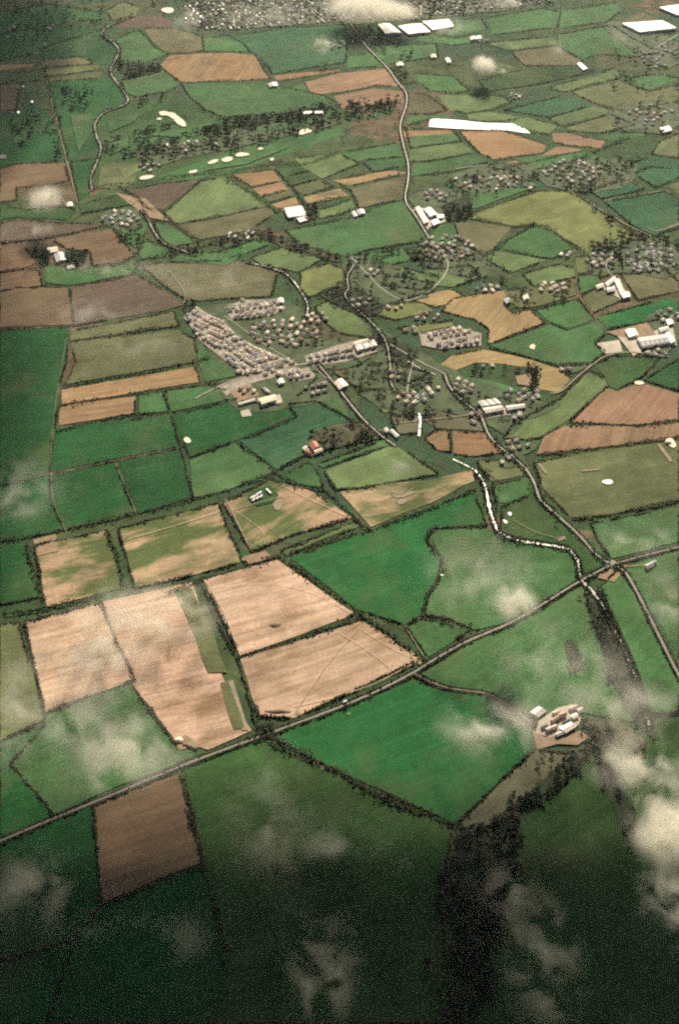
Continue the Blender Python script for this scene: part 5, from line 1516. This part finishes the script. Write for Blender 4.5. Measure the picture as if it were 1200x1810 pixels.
def cloud(x, y, wpx, hpx, tau, lab, z=70, bias=.55, ns=None, th=.5):
    """x, y, wpx, hpx: where and how large the photo shows it; tau: thickness to light along its middle"""
    gx, gy = G(x, y)
    k = (H - z) / H                       # it floats at height z on that line of sight
    s = sc_px(y) / k
    dep = math.atan2(H, gy)
    sx = wpx / 2 / s; sy = hpx / 2 / s
    szz = max(8, min(sx, sy) * th * 1.3)
    syy = math.sqrt(max((sy ** 2 - (szz * math.cos(dep)) ** 2), (sy * .35) ** 2)) / math.sin(dep)
    me = lumpy(len(bpy.data.materials))
    path = 2 * min(szz / math.sin(dep), sy) * .55
    me.materials.append(cloud_mat(tau / path * (4.6 if y > 980 else 4.0), ns or 2.4 / max(min(sx, 70), 22), 2.7, len(bpy.data.materials) % 37, bias))
    o = bpy.data.objects.new('cloud', me); COL.objects.link(o)
    o.location = (gx * k, gy * k, z); o.scale = (sx, syy, szz)
    tag(o, lab, 'cloud', 'low clouds drifting over the fields')

CL = [(640, 12, 150, 58, 5, 'brightest large white cloud over the far town', 50), (700, 20, 90, 40, 3, 'right shoulder of the brightest far cloud', 50), (785, 45, 110, 36, 1.2, 'wispy cloud over the far warehouses', 60),
      (575, 78, 46, 34, 1.6, 'tiny cloud over the far blue-green field', 40), (855, 114, 50, 38, 3.6, 'small round white cloud left of the olive hillside', 45), (888, 122, 40, 20, .7, 'thin tail right of the small round cloud', 40),
      (985, 85, 34, 36, .8, 'faint upright wisp over the far light green field', 40), (1095, 65, 36, 30, .6, 'faint puff below the large white roof', 40), (330, 38, 60, 50, .8, 'thin veil at the town\'s left end', 60),
      (470, 25, 200, 50, .6, 'thin veil over the far town', 80), (900, 2, 130, 30, .7, 'pale streak above the far right fields', 80),
      (80, 350, 80, 56, 2.0, 'rounded cloud over the left brown fields', 60), (60, 405, 150, 50, .5, 'faint cloud remnant under the rounded left cloud', 50), (210, 472, 260, 46, .6, 'low veil across the dark-tree farm', 45), (350, 490, 300, 80, .35, 'long thin veil over the brown slope', 60), (150, 555, 300, 66, .45, 'thin veil over the pinkish brown field', 50),
      (240, 610, 280, 80, .25, 'very faint veil over the olive strips', 60), (35, 868, 170, 130, 1.0, 'soft cloud over the left edge of deep green crops', 80), (700, 818, 110, 90, .4, 'pale glow of mist over light green pasture', 50),
      (912, 1066, 92, 92, 3.0, 'compact bright cloud over the lane', 70), (850, 1020, 260, 190, .6, 'thin veil around the compact bright cloud', 80), (1000, 1180, 300, 190, .7, 'mist above the cloud-edged farm', 70),
      (870, 1282, 230, 120, 1.6, 'cloud patch left of the cloud-edged farm', 70), (1110, 1340, 200, 120, 2.2, 'ragged cloud right of the cloud-edged farm', 80), (1140, 1400, 170, 120, 2.6, 'middle puff of the right edge cloud chain', 80), (1185, 1475, 170, 150, 3.4, 'bright billow at the right edge', 90), (1195, 1590, 150, 170, .8, 'fading cloud under the right edge billow', 90),
      (190, 1140, 200, 240, 1.7, 'bright haze streak over the big tan field', 35), (150, 1290, 300, 150, 1.3, 'broad cloud over the green slope by the lane', 80), (240, 1330, 240, 110, 1.5, 'cloud hugging the lane left of the thicket', 60), (30, 1250, 160, 260, .7, 'pale cloud over the left olive field', 80),
      (290, 1080, 280, 130, 1.5, 'pale haze over the top of the big tan field', 35), (200, 1370, 260, 80, .6, 'thin veil crossing the lane above the lone brown field', 60),
      (470, 1430, 180, 260, .35, 'faint cloud over the dark big pasture', 80), (590, 1500, 330, 150, .3, 'dim cloud streak over the lower dark pasture', 90), (570, 1720, 160, 260, .35, 'dim cloud at the very bottom', 90), (60, 1570, 300, 170, .35, 'dim cloud at the lower left', 90), (250, 1660, 330, 110, .2, 'dim veil below the lone brown field', 90), (960, 1700, 170, 300, .4, 'dim cloud right of the bottom wood', 90), (900, 1580, 150, 200, .25, 'dim wisp beside the bottom wood', 90),
      (1130, 955, 240, 80, .5, 'thin veil over the green field above the crossroads', 60), (1180, 1065, 120, 160, .5, 'thin veil right of the crossroads road', 60), (1100, 1250, 260, 140, .7, 'mist over the lower river trees', 70)]
for x, y, a, b, tau, lab, z in CL:
    if y > 1230: z = 330
    if y > 1390 and x < 1050: tau *= .6
    elif y > 1230 and x < 400: tau *= .75
    solid = tau >= 2 and (y < 1200 or y > 1400)
    cloud(x, y, a * (1.3 if solid else 1.45), b * (1.25 if solid else 1.45), tau, lab, z, bias=.42 if solid else .05 if y > 1390 else .16, th=.5 if solid else .4)

# added, unseen cloud banks placed to darken the near and left-hand land
def bank(gx, gy, sx, sy, sz, dens, lab, z=1750):
    k = z / SUN_DIR.z
    m = bpy.data.materials.new('shade_bank_vapour'); m.use_nodes = True
    nt = m.node_tree; nt.nodes.remove(nt.nodes['Principled BSDF'])
    pv = nt.nodes.new('ShaderNodeVolumePrincipled')
    pv.inputs['Color'].default_value = (.15, .15, .15, 1)
    pv.inputs['Density'].default_value = dens
    nt.links.new(pv.outputs[0], nt.nodes['Material Output'].inputs['Volume'])
    me = lumpy(int(gx + gy) % 91, 4); me.materials.append(m)
    o = bpy.data.objects.new('cloud', me); COL.objects.link(o)  # added shade caster, not one of the drifting clouds
    o.location = (gx + SUN_DIR.x * k, gy + SUN_DIR.y * k, z); o.scale = (sx, sy, sz)
    tag(o, lab, 'cloud', 'added cloud banks out of view')
for n_, (c_, s_) in enumerate(((290, 300), (265, 235), (250, 170), (240, 110))):  # stacked sheets added out of view to darken the near land by degrees
    bank(-60 + 40 * n_, c_, 1100, s_, 70, (.0066, .018, .036, .08)[n_], ('broadest', 'second broadest', 'second narrowest', 'narrowest')[n_] + ' added unseen cloud sheet shading the nearest land', 1600 + 160 * n_)
bank(-880, 1000, 480, 950, 110, .0036, 'added unseen cloud bank shading the left-hand land')  # added out of view to darken the left side
bank(-1450, 2450, 950, 1350, 140, .0060, 'added unseen cloud bank shading the far left land')  # added out of view to darken the far left
bank(0, -1050, 1300, 480, 120, .014, 'added unseen cloud sheet shading the air below the aircraft')  # added to keep the sun off the haze underneath
k_ = 1750 / SUN_DIR.z
bank(0 - SUN_DIR.x * k_, -2600 - SUN_DIR.y * k_, 5000, 3300, 220, .03, 'added unseen cloud bank overhead blocking sky light')  # added to hold sky light off the near ground

# ------------------------------------------------------------------ the air
m = bpy.data.materials.new('hazy_air'); m.use_nodes = True
nt = m.node_tree; nt.nodes.remove(nt.nodes['Principled BSDF'])
pv = nt.nodes.new('ShaderNodeVolumePrincipled')
pv.inputs['Color'].default_value = (.96, .98, 1, 1)
pv.inputs['Density'].default_value = .000015
pv.inputs['Anisotropy'].default_value = .2
nt.links.new(pv.outputs[0], nt.nodes['Material Output'].inputs['Volume'])
V, Fs = box_vf(-40500, 40500, -30500, 50500, -1, 1012)
o = mesh_obj('haze', V, Fs, m)
o['kind'] = 'stuff'
